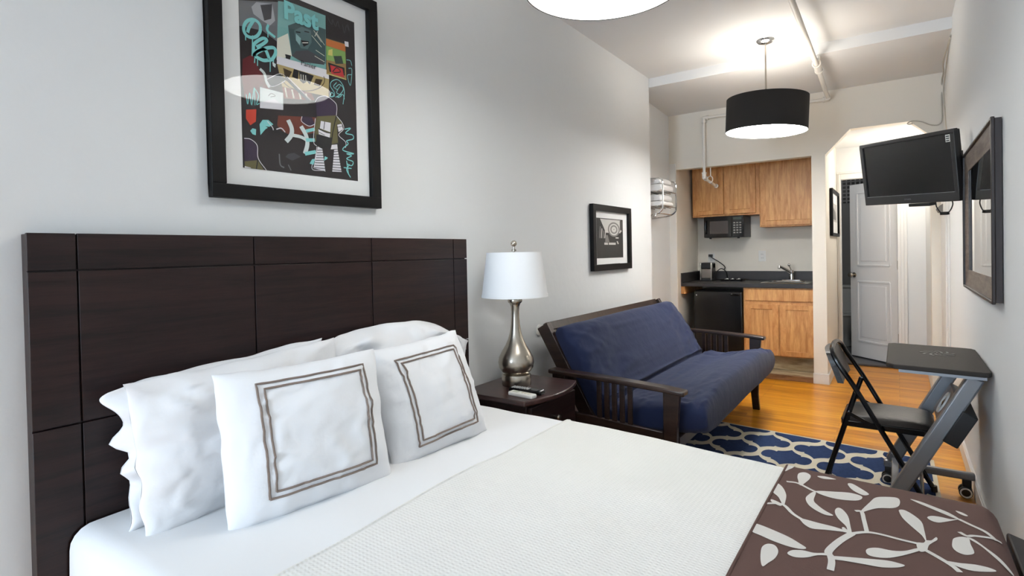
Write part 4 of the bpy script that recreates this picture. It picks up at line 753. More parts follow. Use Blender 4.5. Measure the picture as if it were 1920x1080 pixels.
m.grid(cush, us, us); part('seat_cushion', m, VINYL, ch)
m = MB()
def back(u, v, o):
    z = .652+.075*v; x = -.181-.05*(v+1)/2-.012*(1-u*u)+.0
    ww = (w-.016)*(1-.10*max(0, v)**3); return Vector((x+o*(.013+.006*(1-u*u)), ww*u, z-.012*max(0, v)*u**4))
for o_ in (1, -1): m.grid(lambda u, v: back(u, v, o_), lsp(-1, 1, 20), lsp(-1, 1, 12))
for u in (-1, 1): m.add([back(u, v, o_) for v in lsp(-1, 1, 12) for o_ in (1, -1)], [(2*i, 2*i+1, 2*i+3, 2*i+2) for i in range(11)])
for v in (-1, 1): m.add([back(u, v, o_) for u in lsp(-1, 1, 20) for o_ in (1, -1)], [(2*i, 2*i+1, 2*i+3, 2*i+2) for i in range(19)])
part('backrest', m, VINYL, ch, ang=60)

# ------------------------------------------------------------------ desk
DZ_ = .735
dk = thing('laptop_desk', 'narrow dark grey desk on slanted silver legs against the right wall', 'desk', (.1, 3.2, 0))
ang_ = R(0)
def dp(x, y, z=0):                         # desk plan rotated a little about its middle
    c_, s_ = math.cos(ang_), math.sin(ang_); return Vector((.128+x*c_-y*s_, 3.215+x*s_+y*c_, z))
pl = [(-.15, -.31), (.15, -.345), (.166, -.338), (.176, -.315), (.176, .27), (.165, .295), (.14, .305), (-.15, .335), (-.176, .315), (-.176, -.27)]
m = MB().prism([dp(a, b, DZ_-.02) for a, b in pl], (0, 0, .02)); top_ = part('desktop', m, DESK, dk, bevel=.004)
m = MB()
for k in range(9):
    a0 = 2*math.pi*k/9
    L = [dp(.02+(.018+.05*t)*math.cos(a0+1.0*t), .07+(.018+.05*t)*math.sin(a0+1.0*t)*1.15, DZ_+.0006) for t in lsp(0, 1, 7)]
    for p, q in zip(L[:-1], L[1:]): m.bar(p, q, .009, .0012, (0, 0, 1))
part('fan_grille', m, BLKP, top_, 'swirl shaped black fan grille')
part('edge_strip', MB().bar(dp(-.13, -.295, DZ_-.026), dp(.16, -.325, DZ_-.026), .02, .014, (0, 0, 1)), SILV, dk, 'silver edge strip')
part('under_plate', MB().prism([dp(a, b, DZ_-.03) for a, b in ((-.02, -.29), (.15, -.29), (.15, .29), (-.02, .29))], (0, 0, .01)), SILV, dk)
for y, nm in ((-.285, 'near'), (.285, 'far')):
    m = MB().bar(dp(.13, y, DZ_-.03), dp(-.165, y, .12), .058, .05, (0, 1, 0)); part('slanted_leg', m, SILV, dk, bevel=.008)
    m = MB().bar(dp(-.2, y, .105), dp(.172, y, .105), .036, .036, (0, 0, 1)); part('base_rail', m, SILV, dk, bevel=.008)
    for x in (-.178, .14):
        cs = part('caster', MB().box(dp(x, y).x-.018, dp(x, y).x+.018, dp(x, y).y-.013, dp(x, y).y+.013, .04, .088), BLKP, dk, bevel=.004)
        for o_ in (-.02, .02): m = MB().lathe([(.0, -.009), (.02, -.009), (.028, -.006), (.028, .006), (.02, .009), (0, .009)], dp(x-.005, y+o_, .0285), 24, ax=(0, 1, 0)); part('wheel', m, BLKP, cs)
        m = MB().lathe([(.018, 0), (.024, 0), (.024, .003), (.018, .003), (.018, 0)], dp(x-.005, y-.029, .0285), 24, ax=(0, -1, 0)); part('wheel_ring', m, WHTP, cs, 'white ring on the wheel')
part('stretcher', MB().bar(dp(-.15, -.28, .12), dp(-.15, .265, .12), .03, .05, (0, 0, 1)), SILV, dk, bevel=.004)
ld = (dp(.13, 0, DZ_-.03)-dp(-.165, 0, .12)).normalized(); lnrm = Vector((-ld.z, 0, ld.x)); lnrm = lnrm if lnrm.x < 0 else -lnrm
pc = dp(.034, 0, .507)
m = MB().bar(pc+Vector((0, -.325, 0))-lnrm*.045, pc+Vector((0, .24, 0))-lnrm*.045, .15, .055, lnrm); spb = part('speaker_box', m, BLKP, dk, bevel=.004)
m = MB().bar(pc+Vector((0, -.245, 0))-lnrm*.014, pc+Vector((0, .235, 0))-lnrm*.014, .145, .008, lnrm); part('speaker_panel', m, SPK, spb)
for yy in (.085, -.115):
    c_ = pc+Vector((0, yy, 0))-lnrm*.01
    part('speaker_ring', MB().lathe([(.034, 0), (.056, 0), (.054, .006), (.036, .006), (.034, 0)], c_, 28, ax=lnrm), WHTP, spb, 'pale speaker ring')
    part('speaker_cone', MB().lathe([(.034, .001), (.018, -.004), (.016, .004), (0, .008)], c_, 24, ax=lnrm), BLKG, spb)

# ------------------------------------------------------------------ mirror and television on the right wall
my0, my1, mz0, mz1 = 2.63, 3.70, 1.035, 1.702
mr = thing('wall_mirror', 'rectangular mirror in a wide grey brown frame on the right wall', 'mirror', (XR, (my0+my1)/2, mz0))
xb, xf_, fwid = XR-.003, XR-.026, .085
def bev(y0, y1, z0, z1, x): return [(x, y0, z0), (x, y1, z0), (x, y1, z1), (x, y0, z1)]
m = MB(); o_ = bev(my0, my1, mz0, mz1, xf_); i_ = bev(my0+fwid, my1-fwid, mz0+fwid, mz1-fwid, xf_+.009)
m.add(o_+i_, [(k, (k+1) % 4, 4+(k+1) % 4, 4+k) for k in range(4)], 0)
ob = bev(my0, my1, mz0, mz1, xb); m.add(o_+ob, [(k, (k+1) % 4, 4+(k+1) % 4, 4+k) for k in range(4)], 1)
ib = bev(my0+fwid, my1-fwid, mz0+fwid, mz1-fwid, xb); m.add(i_+ib, [(k, (k+1) % 4, 4+(k+1) % 4, 4+k) for k in range(4)], 1); m.add(ob+ib, [(k, (k+1) % 4, 4+(k+1) % 4, 4+k) for k in range(4)], 1)
part('frame', m, [MIRF, MIRE], mr, smooth=False)
m = MB()
for (a, b) in (((my0, mz0), (my1, mz0)), ((my1, mz0), (my1, mz1)), ((my1, mz1), (my0, mz1)), ((my0, mz1), (my0, mz0))): m.bar((xf_-.002, *a), (xf_-.002, *b), .012, .012, (1, 0, 0))
part('frame_edge', m, MIRE, mr, bevel=.003)
part('mirror_glass', MB().box(xb-.012, xb-.006, my0+fwid-.006, my1-fwid+.006, mz0+fwid-.006, mz1-fwid+.006), MIRR, mr, smooth=False)
ty = Matrix.Rotation(-.782528, 3, 'Z') @ Matrix.Rotation(.157707, 3, 'X') @ Matrix.Rotation(.047772, 3, 'Y')
TW, TH = .60, .375; sc_ = .9375
tv = thing('television', 'black flat television tilted out from the right wall on a bracket', 'television', Vector((0, 0, 1.25))+(Vector((.03768, 4.12287, 1.70145))-Vector((0, 0, 1.25)))*sc_, ty.to_euler(), local=True)
m = MB(); w2, h2, bz, bzb = TW/2, TH/2, .022, .05
m.box(-w2, w2, 0, .03, h2-bz, h2).box(-w2, w2, 0, .03, -h2, -h2+bzb).box(-w2, -w2+bz, 0, .03, -h2+bzb, h2-bz).box(w2-bz, w2, 0, .03, -h2+bzb, h2-bz)
part('bezel', m, DKGR, tv, bevel=.003)
part('screen', MB().box(-w2+bz-.003, w2-bz+.003, .008, .014, -h2+bzb-.003, h2-bz+.003), SCREEN, tv, smooth=False)
m = MB().box(-w2+.004, w2-.004, .03, .05, -h2+.004, h2-.004); m.prism([(-.2, .05, -.13), (.2, .05, -.13), (.2, .05, .12), (-.2, .05, .12)], (0, .025, 0))
part('rear_shell', m, BLKP, tv, bevel=.006)
part('silver_line', MB().box(-w2+bz, w2-bz, -.0015, .006, -h2+bzb-.0015, -h2+bzb+.001), SILV, tv)
vs_, fs_ = text_polys('DYNEX', .013); m = MB().add([(a-.022+.0, -.0008, b-h2+.02) for a, b, _ in vs_], fs_); part('brand_lettering', m, SILV, tv, smooth=False)
part('sticker', MB().box(w2-bz-.028, w2-bz-.004, .006, .0075, h2-bz-.042, h2-bz-.004), WHTP, tv, 'small white sticker', smooth=False)
m = MB()
for k in range(3): m.box(w2-bz-.025, w2-bz-.007, .0052, .006, h2-bz-.016-k*.011, h2-bz-.010-k*.011)
part('sticker_print', m, DKGR, tv, smooth=False)
part('mount_plate', MB().box(-.1, .1, .075, .09, -.1, .1), BLKP, tv, bevel=.002)
ti = ty.transposed(); tl = tv.location.copy()
def wl_(p): return ti @ (Vector(p)-tl)
m = MB(); ar = ty @ Vector((.0, .09, 0))+tl; m.bar(wl_(ar), wl_((.2, 4.25, ar.z-.02)), .045, .04, (0, 0, 1)); m.bar(wl_((.2, 4.25, ar.z-.02)), wl_((XR-.014, 4.12, ar.z-.02)), .045, .04, (0, 0, 1))
part('bracket_arm', m, BLKP, tv, bevel=.003)
m = MB().bar(wl_((XR-.008, 4.12, ar.z-.14)), wl_((XR-.008, 4.12, ar.z+.1)), .08, .012, wl_((1, 0, 0))-wl_((0, 0, 0))); part('wall_plate', m, BLKP, tv)
m = MB().box(-.02, .11, .02, .07, -h2-.022, -h2-.004); part('input_box', m, DKGR, tv, bevel=.003)
lp = curve([(.14, .03, -h2+.01), (.143, .03, -h2-.03), (.165, .03, -h2-.062), (.19, .03, -h2-.066), (.215, .03, -h2-.055), (.235, .03, -h2-.02), (.232, .03, -h2+.01)], 6)
part('cable_loop', MB().tube(lp, .003, 8).box(.165, .205, .022, .038, -h2-.074, -h2-.058), BLKP, tv)

# beige cables in the far corner, grey sensor under the television
m = MB(); m.tube(curve([(.304, 4.80, 2.665), (.297, 4.95, 2.64), (.285, 5.2, 2.60), (.30, 5.45, 2.585), (.303, D-.012, 2.575), (.301, D-.012, 2.40), (.303, D-.02, 2.27), (.28, D-.012, 2.23), (.23, D-.012, 2.235), (.17, D-.014, 2.27), (.11, D-.014, 2.285), (.075, D-.014, 2.272), (.085, D-.014, 2.26), (.11, D-.014, 2.265)], 7), .005, 8)
single('antenna_cable', m, CABLE, 'thin beige cable stapled along the ceiling corner and over the arch', 'cable', (.3, D-.012, 2.4))
m = MB(); m.tube(curve([(.303, 4.82, 2.655), (.302, 5.0, 2.63), (.303, 5.3, 2.55), (.302, 5.5, 2.45), (.302, 5.4, 2.3), (.300, 5.2, 2.1), (.298, 4.9, 1.95), (.296, 4.3, 1.85)], 7), .004, 8)
single('power_cable', m, CABLE, 'beige cable running down the right wall to the television', 'cable', (.3, 5.4, 2.3))
m = MB().prism([(XR, 5.44, 1.50), (XR, 5.44, 1.585), (.27, 5.44, 1.555), (.245, 5.44, 1.53), (.26, 5.44, 1.50)], (0, .075, 0))
single('wall_sensor', m, mat('mid grey plastic', (124, 120, 116), .5), 'small grey wedge shaped sensor on the right wall under the television', 'sensor', (XR, 5.48, 1.54), bevel=.004)

# ------------------------------------------------------------------ pendant lamps
def pendant(loc, zb_, tilt, label, glow, watts):
    x, y = loc; t = thing('pendant_lamp', label, 'pendant lamp', (x, y, CZ), group=None, local=True)
    h, r = .245, .279; z1 = zb_+h-CZ; z0 = zb_-CZ
    part('canopy', MB().lathe([(.0, -.034), (.02, -.033), (.045, -.026), (.062, -.012), (.066, -.003), (.066, 0)], (0, 0, 0), 36), CHRO, t)
    part('rod', MB().tube([(0, 0, -.03), (0, 0, z1-.05)], .006, 10), NICK, t)
    T = Matrix.Translation((0, 0, (z0+z1)/2)) @ Matrix.Rotation(tilt[0], 4, 'Y') @ Matrix.Rotation(tilt[1], 4, 'X') @ Matrix.Translation((0, 0, -(z0+z1)/2))
    def put(nm, mb, mt, **k):
        mb.v = [tuple(T @ Vector(v)) for v in mb.v]; return part(nm, mb, mt, t, **k)
    put('drum_shade', MB().lathe([(r, z0), (r, z1), (r-.002, z1), (r-.002, z0), (r, z0)], (0, 0, 0), 96), SHADEB)
    put('shade_lining', MB().lathe([(r-.0025, z0+.002), (r-.0025, z1-.002), (r-.004, z1-.002), (r-.004, z0+.002), (r-.0025, z0+.002)], (0, 0, 0), 96), SHADEI)
    put('diffuser', MB().lathe([(0, z0+.006), (r-.0045, z0+.006)], (0, 0, 0), 96).lathe([(r-.0045, z0+.0065), (r-.0045, z0+.01), (0, z0+.01)], (0, 0, 0), 96, 1), [glow, SHADEI])
    m = MB()
    for k in range(3):
        a = 2*math.pi*k/3; m.tube([(0, 0, z1-.05), (r*.985*math.cos(a), r*.985*math.sin(a), z1-.012)], .0025, 6)
    put('shade_spider', m, NICK)
    m = MB(); m.tube([(0, 0, z1-.05), (0, 0, z1-.11)], .02, 12); put('socket', m, WHTP)
    put('bulb', MB().sphere((0, 0, z1-.145), .03, 0, 10), glow)
    l = bpy.data.lights.new('lamp_bulb_light', 'POINT'); l.energy = watts; l.color = (1, .965, .92); l.shadow_soft_size = .09
    o = bpy.data.objects.new('lamp_bulb_light', l); COL.objects.link(o); o.parent = t; o.location = (0, 0, z1-.025)
    return t
pendant((-.82, 1.76), 2.16, (0, 0), 'near charcoal drum pendant lamp above the bed, cut by the top of the picture', GLOW[0], 5)
pendant((-.789, 4.443), 2.108, (R(2.8), 0), 'far charcoal drum pendant lamp on a rod in front of the kitchenette', GLOW[1], 9.5)

# ------------------------------------------------------------------ sprinkler pipe
pp = thing('sprinkler_pipe', 'white painted sprinkler pipe along the ceiling and down over the kitchen opening', 'pipe', (-.499, D, 2.56))
m = MB().tube([(-.499, YB+.02, 2.715), (-.499, 3.6, 2.70), (-.499, 4.9, 2.645), (-.499, 5.66, 2.573)], .0175, 14); part('ceiling_run', m, PIPE, pp)
m = MB().tube([(-.499, 5.672, 2.566), (-1.582, 5.672, 2.566)], .0135, 12); part('wall_run', m, PIPE, pp)
m = MB().tube([(-1.587, 5.672, 2.56), (-1.590, 5.672, 1.985)], .0145, 12); part('drop_pipe', m, PIPE, pp)
m = MB().tube([(-1.590, 5.68, 1.965), (-1.575, 6.0, 1.925)], .014, 12).lathe([(.0, 0), (.018, 0), (.022, .006), (.022, .014), (.013, .02), (.013, .05)], (-1.572, 6.06, 1.918), 16, ax=(-.05, -1, .1)); part('sprinkler_arm', m, PIPE, pp)
for p, a, b in (((-.499, 5.672, 2.567), (0, -.035, .004), (-.035, 0, 0)), ((-1.586, 5.672, 2.566), (.04, 0, 0), (0, 0, -.04)), ((-1.590, 5.672, 1.972), (0, 0, .045), (.002, .05, -.006))):
    m = MB(); p = Vector(p); m.tube([p+Vector(a), p, p+Vector(b)], .021, 14); m.sphere(p, .021, 0, 8)
    for e in (a, b): m.lathe([(.024, -.006), (.024, .006)], p+Vector(e), 14, ax=e)
    part('elbow_fitting', m, PIPE, pp)
m = MB().tube([(-.499, 4.86, 2.649), (-.499, 4.96, 2.641)], .027, 16).tube([(-.499, 4.83, 2.651), (-.499, 4.85, 2.65)], .03, 16).tube([(-.499, 4.97, 2.64), (-.499, 4.99, 2.638)], .03, 16); part('coupling', m, PIPE, pp)
m = MB().tube([(-.475, 4.82, 2.785), (-.475, 4.82, 2.66)], .004, 8).box(-.49, -.46, 4.8, 4.84, 2.775, 2.785).tube([Vector((-.499+.028*math.cos(a), 4.82, 2.65+.028*math.sin(a))) for a in lsp(0, 2*math.pi, 19)], .004, 6); part('pipe_hanger', m, PIPE, pp)
m = MB().tube([(-1.565, 5.81, 2.085), (-1.565, 5.81, 2.0)], .006, 8).tube([Vector((-1.572+.026*math.cos(a), 5.815, 1.965+.034*math.sin(a))) for a in lsp(0, 2*math.pi, 19)], .005, 6); part('ring_hanger', m, PIPE, pp)

# ------------------------------------------------------------------ kitchenette
def cab_door(parent, x0, x1, z0, z1, y, nm='door', st=.05):
    d_ = part(nm, MB().box(x0+st-.004, x1-st+.004, y-.006, y, z0+st-.004, z1-st+.004), OAK, parent, smooth=False)
    m = MB().box(x0, x0+st, y-.016, y, z0, z1).box(x1-st, x1, y-.016, y, z0, z1).box(x0+st, x1-st, y-.016, y, z0, z0+st).box(x0+st, x1-st, y-.016, y, z1-st, z1)
    part('door_frame', m, OAKF, d_, bevel=.005)
    return d_
UY = 6.2
uc = thing('wall_cabinet', 'two door oak wall cabinet above the microwave', 'wall cabinet', (-1.53, KB, 1.61), group=None)
part('carcass', MB().box(-1.87, -1.178, UY, KB-.002, 1.605, 2.24), OAKF, uc, bevel=.002)
cab_door(uc, -1.853, -1.535, 1.622, 2.22, UY); cab_door(uc, -1.53, -1.212, 1.622, 2.22, UY)
uc = thing('wall_cabinet', 'deeper hanging oak wall cabinet at right above the sink', 'wall cabinet', (-.91, KB, 1.47))
part('carcass', MB().box(-1.172, -.648, UY-.03, KB-.002, 1.468, 2.24), OAKF, uc, bevel=.002)
cab_door(uc, -1.163, -.652, 1.482, 2.22, UY-.03)
mw = thing('microwave', 'small black microwave hanging under the oak wall cabinet', 'microwave', (-1.52, 6.3, 1.37))
part('case', MB().box(-1.735, -1.325, UY-.04, KB-.01, 1.375, 1.603), BLKP, mw, bevel=.004)
dr_ = part('door', MB().box(-1.733, -1.445, UY-.06, UY-.04, 1.378, 1.6), BLKG, mw, bevel=.003)
part('door_window', MB().box(-1.67, -1.48, UY-.0625, UY-.0595, 1.415, 1.55), mat('grey microwave window', (74, 68, 66), .15), dr_, smooth=False)
part('door_handle', MB().tube(curve([(-1.705, UY-.06, 1.56), (-1.712, UY-.085, 1.53), (-1.712, UY-.085, 1.45), (-1.705, UY-.06, 1.42)], 5), .008, 8), BLKG, dr_)
cp = part('control_panel', MB().box(-1.443, -1.328, UY-.057, UY-.04, 1.378, 1.6), BLKG, mw, bevel=.003)
m = MB()
for i in range(3):
    for j in range(5): m.box(-1.428+i*.03, -1.408+i*.03, UY-.059, UY-.056, 1.415+j*.026, 1.429+j*.026)
part('keypad', m, mat('grey keypad', (130, 126, 122), .5), cp)
part('clock_display', MB().box(-1.43, -1.345, UY-.059, UY-.056, 1.56, 1.585), mat('green grey display', (60, 70, 60), .2), cp)
m = MB()
for x in (-1.68, -1.39): m.lathe([(.012, -.014), (.014, 0)], (x, UY+.0, 1.375), 10)
part('feet', m, BLKP, mw)
CT = .902
wt = thing('worktop', 'dark laminate kitchenette worktop with a low backsplash', 'worktop', (-1.27, 6.15, CT))
part('counter_slab', MB().box(-1.902, KX1-.002, 5.835, KB-.002, CT-.04, CT), CTOP, wt, bevel=.004)
part('backsplash', MB().box(-1.88, KX1-.002, KB-.024, KB-.003, CT, CT+.1).box(-1.902, -1.88, 5.84, KB-.003, CT, CT+.1), CTOP, wt, bevel=.003)
part('support_rail', MB().box(-1.902, -1.86, 5.85, KB-.01, CT-.12, CT-.04), OAKF, wt, 'oak support rail under the left end')
bc = thing('base_cabinet', 'oak sink base cabinet with two doors under the worktop', 'base cabinet', (-.95, 6.15, 0))
CYF = 5.87
part('carcass', MB().box(-1.278, KX1-.002, CYF, KB-.005, .195, CT-.04), OAKF, bc, bevel=.002)
part('drawer_front', MB().box(-1.262, KX1-.004, CYF-.016, CYF, .732, .848), OAK, bc, bevel=.005)
cab_door(bc, -1.262, -.956, .203, .7, CYF); cab_door(bc, -.948, KX1-.004, .203, .7, CYF)
part('toe_kick', MB().box(-1.278, KX1-.002, CYF+.055, CYF+.075, .062, .195), OLDW, bc)
m = MB().box(-1.9, KX1-.002, D+.012, KB-.002, 0, .058)
single('kitchen_step', m, OLDW, 'worn wooden step board across the kitchen opening', 'step', (-1.27, 6.1, 0), bevel=.004)
single('step_nosing', MB().box(KX0+.003, KX1-.003, D-.012, D+.012, 0, .05), wood('brown step edge', (104, 70, 40), (150, 106, 66), .6, (1, 9, 9), 4), 'brown wooden edge strip along the front of the kitchen step', 'edge strip', (-1.27, D, 0), bevel=.003)
fg = thing('mini_fridge', 'black mini fridge under the left part of the worktop', 'fridge', (-1.52, 6.15, .058))
part('cabinet', MB().box(-1.765, -1.285, 5.90, KB-.04, .07, .822), FRIDG, fg, bevel=.006)
fd = part('door', MB().box(-1.765, -1.285, 5.845, 5.895, .075, .815), FRIDG, fg, bevel=.012, seg=4)
part('door_handle', MB().box(-1.40, -1.30, 5.838, 5.85, .775, .80), BLKG, fd, bevel=.006)
m = MB().lathe([(.008, 0), (.008, .006), (0, .008)], (-1.735, 5.845, .775), 12, ax=(0, -1, 0)).box(-1.39, -1.375, 5.835, 5.84, .79, .797).box(-1.312, -1.3, 5.835, 5.84, .77, .80)
part('hinge_cover', m, CHRO, fd)
m = MB()
for x in (-1.72, -1.33):
    for y in (5.95, 6.4): m.box(x-.015, x+.015, y-.015, y+.015, .058, .071)
part('feet', m, BLKP, fg)
sk = thing('kitchen_sink', 'small stainless steel sink set into the dark worktop', 'sink', (-.93, 6.15, CT))
m = MB(); ou = rrect(-1.14, -.70, 5.93, 6.39, .05, CT+.001); inn = rrect(-1.08, -.76, 5.97, 6.28, .05, CT+.006); bot = rrect(-1.06, -.78, 5.99, 6.26, .05, CT-.03); k = len(ou)
ou2 = rrect(-1.13, -.71, 5.94, 6.38, .05, CT+.007)
m.add(ou+ou2+inn+bot, [(a*k+i, a*k+(i+1) % k, (a+1)*k+(i+1) % k, (a+1)*k+i) for a in range(3) for i in range(k)]+[tuple(3*k+i for i in range(k))])
part('basin', m, STEEL, sk)
fc = thing('faucet', 'chrome kitchen faucet rising behind the sink', 'faucet', (-.905, 6.335, CT))
part('escutcheon', MB().prism(rrect(-1.0, -.81, 6.31, 6.36, .02, CT+.006), (0, 0, .012)), CHRO, fc, bevel=.003)
part('body', MB().lathe([(.024, .015), (.024, .05), (.02, .085), (.024, .09), (.02, .115), (0, .12)], (-.905, 6.335, CT), 20), CHRO, fc)
part('spout', MB().tube([(-.905, 6.335, CT+.08), (-.945, 6.29, CT+.12), (-.99, 6.22, CT+.155), (-1.0, 6.205, CT+.158), (-1.002, 6.2, CT+.135)], [.016, .015, .013, .013, .012], 12), CHRO, fc)
part('handle', MB().tube([(-.905, 6.335, CT+.11), (-.925, 6.325, CT+.16)], .006, 8).sphere((-.927, 6.324, CT+.17), .014, 0, 8), CHRO, fc)
cm = thing('coffee_maker', 'compact black and steel coffee maker on the left of the worktop', 'coffee maker', (-1.735, 6.3, CT))
x0, x1, y0, y1 = -1.80, -1.675, 6.2, 6.36
part('base', MB().box(x0, x1, y0, y1, CT, CT+.03), DKGR, cm, bevel=.006)
part('column', MB().box(x0, x1, y0+.06, y1, CT+.03, CT+.19), DKGR, cm, bevel=.004)
part('head', MB().box(x0, x1, y0, y1, CT+.135, CT+.2), BLKP, cm, bevel=.008)
part('steel_jug', MB().box(x0+.012, x1-.012, y0+.004, y0+.06, CT+.03, CT+.133), mat('satin steel jug', (140, 132, 124), .35, .7), cm, bevel=.006)
for a in (x1-.012, x0-.002): part('side_trim', MB().box(a, a+.014, y0-.001, y0+.02, CT+.01, CT+.2), STEEL, cm, bevel=.003)
m = MB().tube(curve([(x1-.002, 6.33, CT+.08), (-1.62, 6.36, CT+.13), (-1.60, 6.42, CT+.12), (-1.60, 6.46, CT+.15), (-1.66, 6.472, CT+.2), (-1.73, 6.47, CT+.245), (-1.755, 6.465, CT+.27)], 7), .005, 8).box(-1.775, -1.735, 6.45, 6.49, CT+.262, CT+.29)
m.tube(curve([(-1.60, 6.42, CT+.12), (-1.58, 6.45, CT+.08), (-1.575, 6.47, CT+.02)], 6), .005, 8).tube(curve([(x0, 6.34, CT+.09), (-1.83, 6.38, CT+.085), (-1.85, 6.42, CT+.03), (-1.85, 6.43, CT+.004)], 6), .005, 8)
part('power_cord', m, BLKP, cm, 'black cord with plug')
ty_ = thing('serving_tray', 'small black tray on the worktop beside the coffee maker', 'tray', (-1.47, 6.25, CT))
part('tray_base', MB().prism(rrect(-1.58, -1.36, 6.17, 6.33, .03, CT), (0, 0, .006)), BLKP, ty_)
ou = rrect(-1.58, -1.36, 6.17, 6.33, .03, CT+.006); o2 = rrect(-1.59, -1.35, 6.16, 6.34, .035, CT+.024); o3 = rrect(-1.583, -1.357, 6.167, 6.333, .032, CT+.024); i0 = rrect(-1.574, -1.366, 6.176, 6.324, .028, CT+.006); k = len(ou)
m = MB().add(ou+o2+o3+i0, [(a*k+i, a*k+(i+1) % k, (a+1)*k+(i+1) % k, (a+1)*k+i) for a in range(3) for i in range(k)]); part('tray_rim', m, BLKP, ty_)
for i, (x, y, a, lb) in enumerate(((-1.53, 6.25, 20, 'leftmost pale packet lying in the black tray'), (-1.47, 6.24, -15, 'middle pale packet lying in the black tray'), (-1.41, 6.26, 35, 'rightmost pale packet lying in the black tray'))):
    ca, sa_ = math.cos(R(a)), math.sin(R(a))
    m = MB().grid(lambda u, v: Vector((x+.032*u*ca-.02*v*sa_, y+.032*u*sa_+.02*v*ca, CT+.010+.02*(1-u*u)*(1-v*v)+.004*math.sin(5*u))), lsp(-1, 1, 8), lsp(-1, 1, 6)).grid(lambda u, v: Vector((x+.032*u*ca-.02*v*sa_, y+.032*u*sa_+.02*v*ca, CT+.0065)), lsp(-1, 1, 8), lsp(-1, 1, 6))
    single('sugar_packet', m, WHTP, lb, 'packet', (x, y, CT+.0065), group='packets in the black tray')
bo = thing('soap_bottle', 'clear slim bottle at the right end of the worktop by the sink', 'bottle', (-.672, 6.42, CT))
part('bottle_body', MB().lathe([(.026, 0), (.028, .01), (.028, .1), (.022, .14), (.012, .18), (.011, .23)], (-.685, 6.42, CT), 20), BOTT, bo)
part('label_band', MB().lathe([(.0285, .02), (.0285, .07)], (-.685, 6.42, CT), 20), mat('dark green label', (30, 60, 40), .5), bo, 'dark green label')
part('cap', MB().lathe([(.013, .225), (.013, .25), (0, .252)], (-.685, 6.42, CT), 14), DKGR, bo)
def outlet(x, z, label):
    t = thing('wall_outlet', label, 'outlet', (x, KB, z))
    part('cover_plate', MB().box(x-.037, x+.037, KB-.006, KB, z-.058, z+.058), WHTP, t, bevel=.002)
    m = MB().box(x-.018, x+.018, KB-.009, KB-.005, z-.036, z+.036); part('receptacle', m, WHTP, t, bevel=.002)
    m = MB()
    for dz in (-.02, .02):
        for dx in (-.007, .007): m.box(x+dx-.0015, x+dx+.0015, KB-.0095, KB-.0085, z+dz-.005, z+dz+.005)
    part('slots', m, DKGR, t)
outlet(-1.215, 1.165, 'white wall outlet above the worktop left of the faucet')
outlet(-1.755, 1.145, 'white wall outlet behind the coffee maker with its plug')

# ------------------------------------------------------------------ towel rack
ax0, ax1 = -1.965, -1.725
tr = thing('towel_rack', 'two tier chrome towel rack on the recess wall beyond the left wall', 'towel rack', (ax0, 5.02, 1.58))
for y in (4.845, 5.205):
    m = MB().tube(curve([(ax0+.003, y, 1.90), (ax0+.15, y, 1.90), (ax1-.02, y, 1.895), (ax1, y, 1.86), (ax1, y, 1.75), (ax1, y, 1.65), (ax1-.01, y, 1.615), (ax1-.05, y, 1.585), (ax0+.1, y, 1.565), (ax0+.003, y, 1.56)], 6), .0075, 10)
    part('side_frame', m, CHRO, tr)
for z in (1.785, 1.65):
    m = MB()
    for i in range(5): x = ax0+.03+i*(ax1-ax0-.03)/4; m.tube([(x, 4.845, z), (x, 5.205, z)], .004, 8)
    part('shelf', m, CHRO, tr)
part('towel_bar', MB().tube([(ax1-.05, 4.845, 1.585), (ax1-.05, 5.205, 1.585)], .006, 10).sphere((ax1-.07, 4.835, 1.562), .012, 0, 8), CHRO, tr)
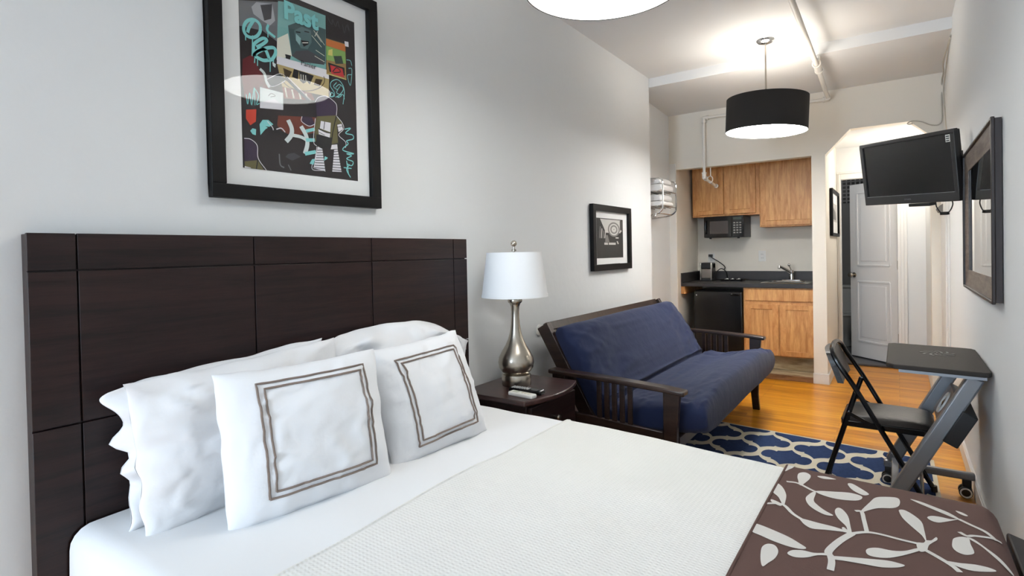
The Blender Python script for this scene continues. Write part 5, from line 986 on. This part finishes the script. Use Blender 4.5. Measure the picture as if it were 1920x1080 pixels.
def towel(z, h, y0, y1, x1, seed, label, grp):
    cx, cy_, hx, hyy = (ax0+.012+x1)/2, (y0+y1)/2, (x1-ax0-.012)/2, (y1-y0)/2
    m = MB(); NU, NV = 20, 28
    def fn(i, k):
        u = -1+2*i/(NU-1); a = 2*math.pi*k/NV; c_, s_ = math.cos(a), math.sin(a)
        xx = math.copysign(abs(c_)**.45, c_); zz = math.copysign(abs(s_)**.6, s_); e = 1-abs(u)**10*.06
        nz = .004*noise.noise(Vector((u*3+seed, xx*2, zz*2)))+.004*noise.noise(Vector((u*8+seed, zz*6, 1)))
        fold = -.0035*abs(math.sin(zz*4.5+seed)) if xx > .9 or abs(u) > .9 else 0
        return Vector((cx+hx*xx*e+fold*(xx > 0), cy_+hyy*u, z+h/2+h/2*zz*(1-.08*abs(u)**6)+nz*(zz > -.5)))
    P = [[fn(i, k) for k in range(NV)] for i in range(NU)]
    m.add([p for r_ in P for p in r_], [(i*NV+k, i*NV+(k+1) % NV, (i+1)*NV+(k+1) % NV, (i+1)*NV+k) for i in range(NU-1) for k in range(NV)])
    for r_ in (0, NU-1): m.add(P[r_], [(k, k+1, NV-2-k, NV-1-k) for k in range(NV//2-1)])
    single('folded_towel', m, TOWEL, label, 'towel', (cx, cy_, z), group=grp, ang=80)
towel(1.79, .065, 4.87, 5.18, ax1-.008, 1, 'lower folded white towel on the top shelf of the chrome rack', 'folded towels on the rack')
towel(1.856, .055, 4.88, 5.17, ax1-.025, 3, 'upper folded white towel on the top shelf of the chrome rack', 'folded towels on the rack')
towel(1.655, .045, 4.87, 5.18, ax1-.01, 5, 'lower folded white towel on the bottom shelf of the chrome rack', 'folded towels on the rack')
towel(1.701, .06, 4.88, 5.17, ax1-.02, 8, 'upper folded white towel on the bottom shelf of the chrome rack', 'folded towels on the rack')

# ------------------------------------------------------------------ toilet seen past the bathroom door
tx, tyy = -.60, 8.05
to = thing('toilet', 'white toilet in the dim bathroom left of the open door', 'toilet', (tx, tyy, .006))
part('bowl', MB().lathe([(.11, .006), (.12, .02), (.10, .1), (.12, .2), (.19, .34), (.2, .39), (.17, .395), (.13, .3), (0, .24)], (tx, tyy, 0), 32), PORC, to)
part('seat', MB().lathe([(.12, .395), (.205, .395), (.21, .405), (.2, .418), (.12, .415), (.12, .395)], (tx, tyy, 0), 32), PORC, to)
part('tank', MB().box(tx-.22, tx+.22, tyy+.2, tyy+.4, .38, .72), PORC, to, bevel=.02)
part('tank_lid', MB().box(tx-.23, tx+.23, tyy+.19, tyy+.41, .72, .755), PORC, to, bevel=.01)
